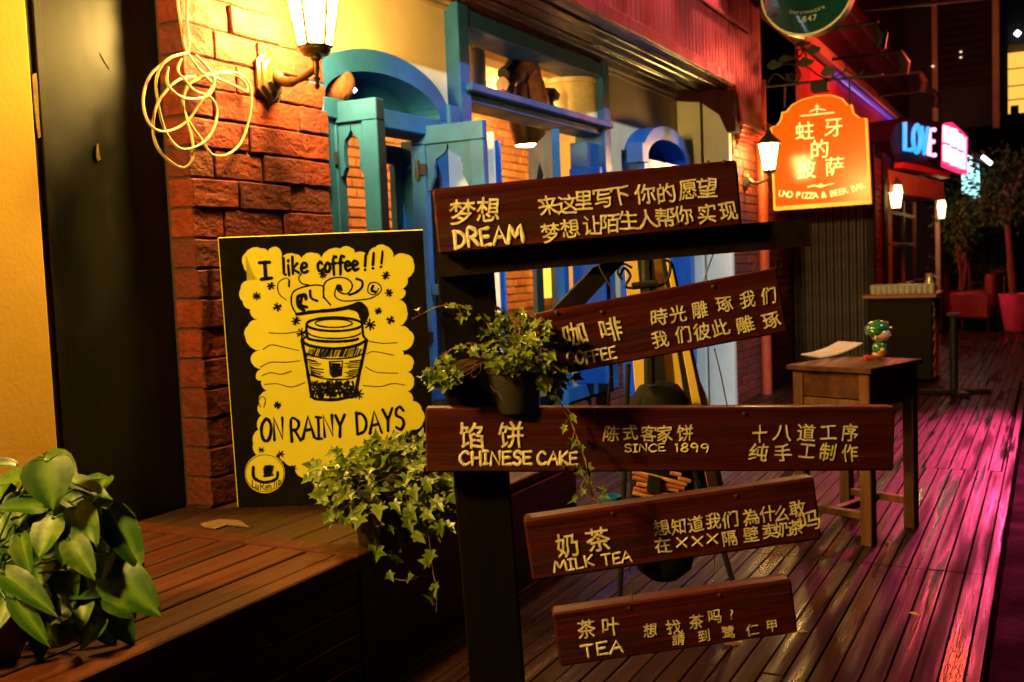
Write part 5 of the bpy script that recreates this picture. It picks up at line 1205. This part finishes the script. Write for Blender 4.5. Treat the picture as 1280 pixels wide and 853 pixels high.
def crown(mb, c, r, n, size, z=1.):
    for k in range(n):
        while True:
            d = Vector((R(-1, 1), R(-1, 1), R(-1, 1)))
            if d.length < 1: break
        d *= .6+.4*noise.noise(d*3+Vector(c))+.3*R(0, 1)
        p = Vector(c)+Vector((d.x*r[0], d.y*r[1], d.z*r[2])); tip = (d.normalized()+Vector((R(-.7, .7), R(-.7, .7), R(-1, .3)))).normalized()
        nr = Vector((R(-1, 1), R(-1, 1), R(.2, 1))); sd = tip.cross(nr).normalized(); s_ = size*R(.6, 1.3)
        mb.add([p, p+tip*s_*.5+sd*s_*.22, p+tip*s_, p+tip*s_*.5-sd*s_*.22], [(0, 1, 2, 3)])
mb = MB(); crown(mb, (0, .1, 2.35), (1.2, .9, .75), 2600, .10); mb.build('crown', m_bush, pln, True)
def shrub(x, y, X_, r, n, label, nm='leafy_shrub', size=.15):
    c = on_x(x, y, X_); t = thing(nm, label, 'shrub', (c.x, c.y, 0))
    mb = MB(); crown(mb, c, r, n*3, size*.62); mb.build('foliage', m_bush, t)
    mb = MB(); 
    for k in range(5): mb.tube(smooth_path([(c.x+R(-.1, .1), c.y+R(-.1, .1), 0), (c.x+R(-.2, .2), c.y+R(-.2, .2), c.z*.5), (c.x+R(-.4, .4)*r[0], c.y+R(-.4, .4)*r[1], c.z+r[2]*.3)], 4), .02, 5)
    mb.build('stems', m_bark, t)
shrub(1213, 325, 20.5, (.9, .75, 1.1), 1000, 'dark leafy shrub behind the red armchairs, left of the planter')
shrub(1258, 300, 22.5, (1.0, .6, 1.2), 900, 'dark reddish shrub behind the pink planter')
shrub(1200, 275, 19.5, (.6, .5, .7), 500, 'dark leafy shrub below the cyan lightbox, beside the bar post')
shrub(1248, 385, 20.0, (.4, .35, .4), 240, 'low shrub between the armchairs and the pink planter', size=.11)

# far buildings
def house(name, label, pts_D, parts):
    pass
fb = thing('louvred_house', 'tall dark house with louvred timber box at the top right', 'building', (24, 1.5, 0))
mb = MB(); X0 = 21.0
y0_, y1_ = on_x(1168, 50, X0).y, on_x(1248, 50, X0).y
mb.box((X0, y1_, on_x(1200, 160, X0).z), (X0+5, y0_+1.0, 12)); mb.build('wall', m_night, fb)
mb = MB(); z = on_x(1200, 110, X0).z
while z < 9.5: mb.bbox((X0-.06, y1_+.12, z), (X0-.005, y0_-.08, z+.10), .01); z += .14
mb.build('louvre', m_brown, fb)
mb = MB(); mb.bbox((X0-.08, y1_-.02, on_x(1200, 165, X0).z), (X0+.02, y1_+.10, 12), .01); mb.bbox((X0-.08, y0_-.06, on_x(1200, 150, X0).z), (X0+.02, y0_+.04, 12), .01); mb.build('corner_board', m_corn, fb)
for x, y in ((1201, 65), (1201, 72), (1166, 83)):
    mb = MB(); mb.lathe([(0, -.02), (.03, 0), (0, .02)], 8, on_x(x, y, X0-.1)); mb.build('indicator_lamp', M('amber_dot', (.8, .6, .3), emit=(1, .7, .4), estr=1.6), fb)
X1 = 30.
rb = thing('lit_house', 'house at the far right with a bright yellow upper window', 'building', (X1, -1, 0))
ya, yb = on_x(1248, 100, X1).y, on_x(1300, 100, X1).y
wz0, wz1, wya, wyb = on_x(1268, 142, X1).z, on_x(1268, 56, X1).z, on_x(1257, 100, X1).y, on_x(1300, 100, X1).y
mb = MB(); mb.box((X1, yb-6, 0), (X1+4, ya, wz0)); mb.box((X1, yb-6, wz1), (X1+4, ya, 14)); mb.box((X1, wya, wz0), (X1+4, ya, wz1)); mb.box((X1, yb-6, wz0), (X1+4, yb, wz1)); mb.build('wall', m_night, rb)
mb = MB(); mb.box((X1+1.2, yb, wz0), (X1+1.25, wya, wz1)); wn = mb.build('window', m_litwin, rb)
mb = MB()
for t in (.35, .6, .8): mb.tube([(X1-.02, yb, wz1+(wz0-wz1)*t), (X1-.02, wya, wz1+(wz0-wz1)*t)], .015, 6)
mb.bbox((X1+.3, yb, wz0), (X1+.4, yb+.35, wz0+.3), .02); mb.bbox((X1+.3, wya-.3, wz0), (X1+.4, wya-.1, wz0+.25), .02); mb.build('rail', m_black, wn)
mb = MB(); mb.lathe([(0, -.09), (.09, 0), (0, .09)], 12, on_x(1272, 42, X1-.3)); mb.build('wall_lamp', M('white_lamp', (.9, .9, .9), emit=(.8, .85, 1), estr=8), rb)
ew = thing('street_end_house', 'unlit dark houses closing the end of the street', 'building', (42, 0, 0))
mb = MB(); mb.box((42, -14, -.2), (46, 12, 12)); mb.box((22.2, 1.4, -.2), (42, 6, 3.0)); mb.build('wall', m_night, ew)
# street lamp and added unseen magenta lamp housings
sl = thing('street_lamp', 'tall street lamp with a cool white head across the street', 'street lamp', (STREET.x, STREET.y-.3, -.16))
mb = MB(); mb.tube([(STREET.x, STREET.y-.9, -.16), (STREET.x, STREET.y-.9, 7.4)], .06, 10); mb.build('pole', m_black, sl)
mb = MB(); mb.tube([(STREET.x, STREET.y-.9, 7.3), (STREET.x, STREET.y-.1, 7.35)], .035, 8); mb.bbox((STREET.x-.15, STREET.y-.3, 7.2), (STREET.x+.15, STREET.y+.15, 7.32), .02); mb.build('head', m_black, sl)
ml = thing('added_magenta_lamp', 'unseen black lamp on a boom, added to throw magenta light along the deck', 'added lamp', MAG)
mb = MB(); dv = Vector((6.5-MAG.x, .66-MAG.y, -MAG.z)).normalized(); mb.tube([MAG-dv*.30, MAG-dv*.12], [.07, .09], 12); mb.build('body', m_black, ml)
mb = MB(); mb.tube([MAG-dv*.25, MAG-dv*.25+Vector((0, 0, 1.0))], .02, 8)
mb.tube([MAG-dv*.25+Vector((0, 0, 1.0)), (MAG.x+.6, 2.3, MAG.z+1.3)], .03, 8); mb.build('arm', m_black, ml)

# ================================================================== SHOP ITEMS ON THE TRANSOM
def item(name, x, y, yb, X_, prof, mat, label, cat):
    pass
zt2 = 2.432
def shelf_item(name, x, label, cat): 
    p = on_y(x, 120, 3.22); t = thing(name, label, cat, (p.x, 3.22, zt2)); return t
t = shelf_item('tin_canister', 588, 'pale tall tin canister at the left end of the transom shelf', 'canister')
b = MB(); b.lathe([(.10, 0), (.105, .01), (.105, .27), (.10, .29), (.09, .30), (0, .30)], 20); b.build('body', m_cer, t, True, True)
b = MB(); b.tube(smooth_path([(-.04, 0, .29), (-.02, 0, .34), (.03, 0, .34), (.04, 0, .29)], 4), .006, 6); b.build('handle', m_black, t, True)
t = shelf_item('cream_canister', 714, 'squat cream canister at the right end of the transom shelf', 'canister')
b = MB(); b.lathe([(.20, 0), (.205, .01), (.205, .27), (.2, .29), (.215, .295), (.215, .33), (0, .34)], 24); b.build('body', m_cer, t, True, True)
t = shelf_item('animal_sculpture', 652, 'brown glazed animal sculpture with raised head on the transom shelf', 'sculpture')
b = MB()
b.tube(smooth_path([(.16, 0, .0), (.14, 0, .10), (.10, 0, .20), (.06, 0, .29), (-.02, 0, .30), (-.12, 0, .22), (-.22, 0, .16), (-.28, 0, .15)], 4), [.13]*5+[.12]*4+[.11]*4+[.10]*4+[.08]*4+[.06]*4+[.05]*4, 12)
b.tube(smooth_path([(-.2, 0, .14), (-.24, 0, .06), (-.22, 0, 0)], 3), [.06]*3+[.05]*4, 10); b.tube([(-.05, 0, .18), (-.06, 0, 0)], .07, 10); b.tube([(.12, 0, .12), (.14, 0, 0)], .10, 10)
b.build('body', m_cerb, t, True, True)
b = MB(); b.tube(smooth_path([(.17, 0, .12), (.17, 0, .30), (.08, 0, .40), (-.04, 0, .38), (-.16, 0, .27), (-.26, 0, .22)], 4), .045, 8); b.build('mane', m_black, t, True, True)
t = shelf_item('mushroom_ornament', 683, 'small brown mushroom-shaped ornament between sculpture and cream canister', 'ornament')
b = MB(); b.lathe([(.05, 0), (.06, .03), (.05, .12), (.09, .13), (.10, .17), (.07, .21), (0, .22)], 16); b.build('body', m_cerb, t, True, True)
pd = on_y(661, 175, 4.2); t = thing('pendant_lamp', 'dark bell pendant lamp glowing inside the café window', 'lamp', (pd.x, 4.2, pd.z))
b = MB(); b.lathe([(.13, -.05), (.17, .10), (.185, .20), (.13, .25), (.02, .27), (0, .27)], 24); sh_ = b.build('shade', M('bronze_shade', (.008, .005, .003), rough=.3, spec=.25), t, True, True)
b = MB(); b.lathe([(0, -.052), (.125, -.051)], 24); b.build('diffuser', m_bulb, sh_, True)
b = MB(); b.tube([(0, 0, .33), (0, 0, 3.12-pd.z)], .01, 6); b.build('cord', m_black, t, True)
cp = on_y(424, 112, 3.0)
mb = MB()
for i in range(1): mb.lathe([(.095*math.sin(a), .095*math.cos(a)) for a in [math.pi*k/12 for k in range(13)]], 20, (cp.x, 3.02, 2.172+.095))
tag(mb.build('coconut', m_coco, None, False, True), 'brown coconut resting under the arch of the blue window', 'coconut')
mb = MB(); mb.lathe([(0, -.015), (.015, 0), (0, .015)], 12, on_y(443, 113, 2.94))
tag(mb.build('light_dot', m_led), 'tiny bluish-white light above the open blue shutter', 'light')
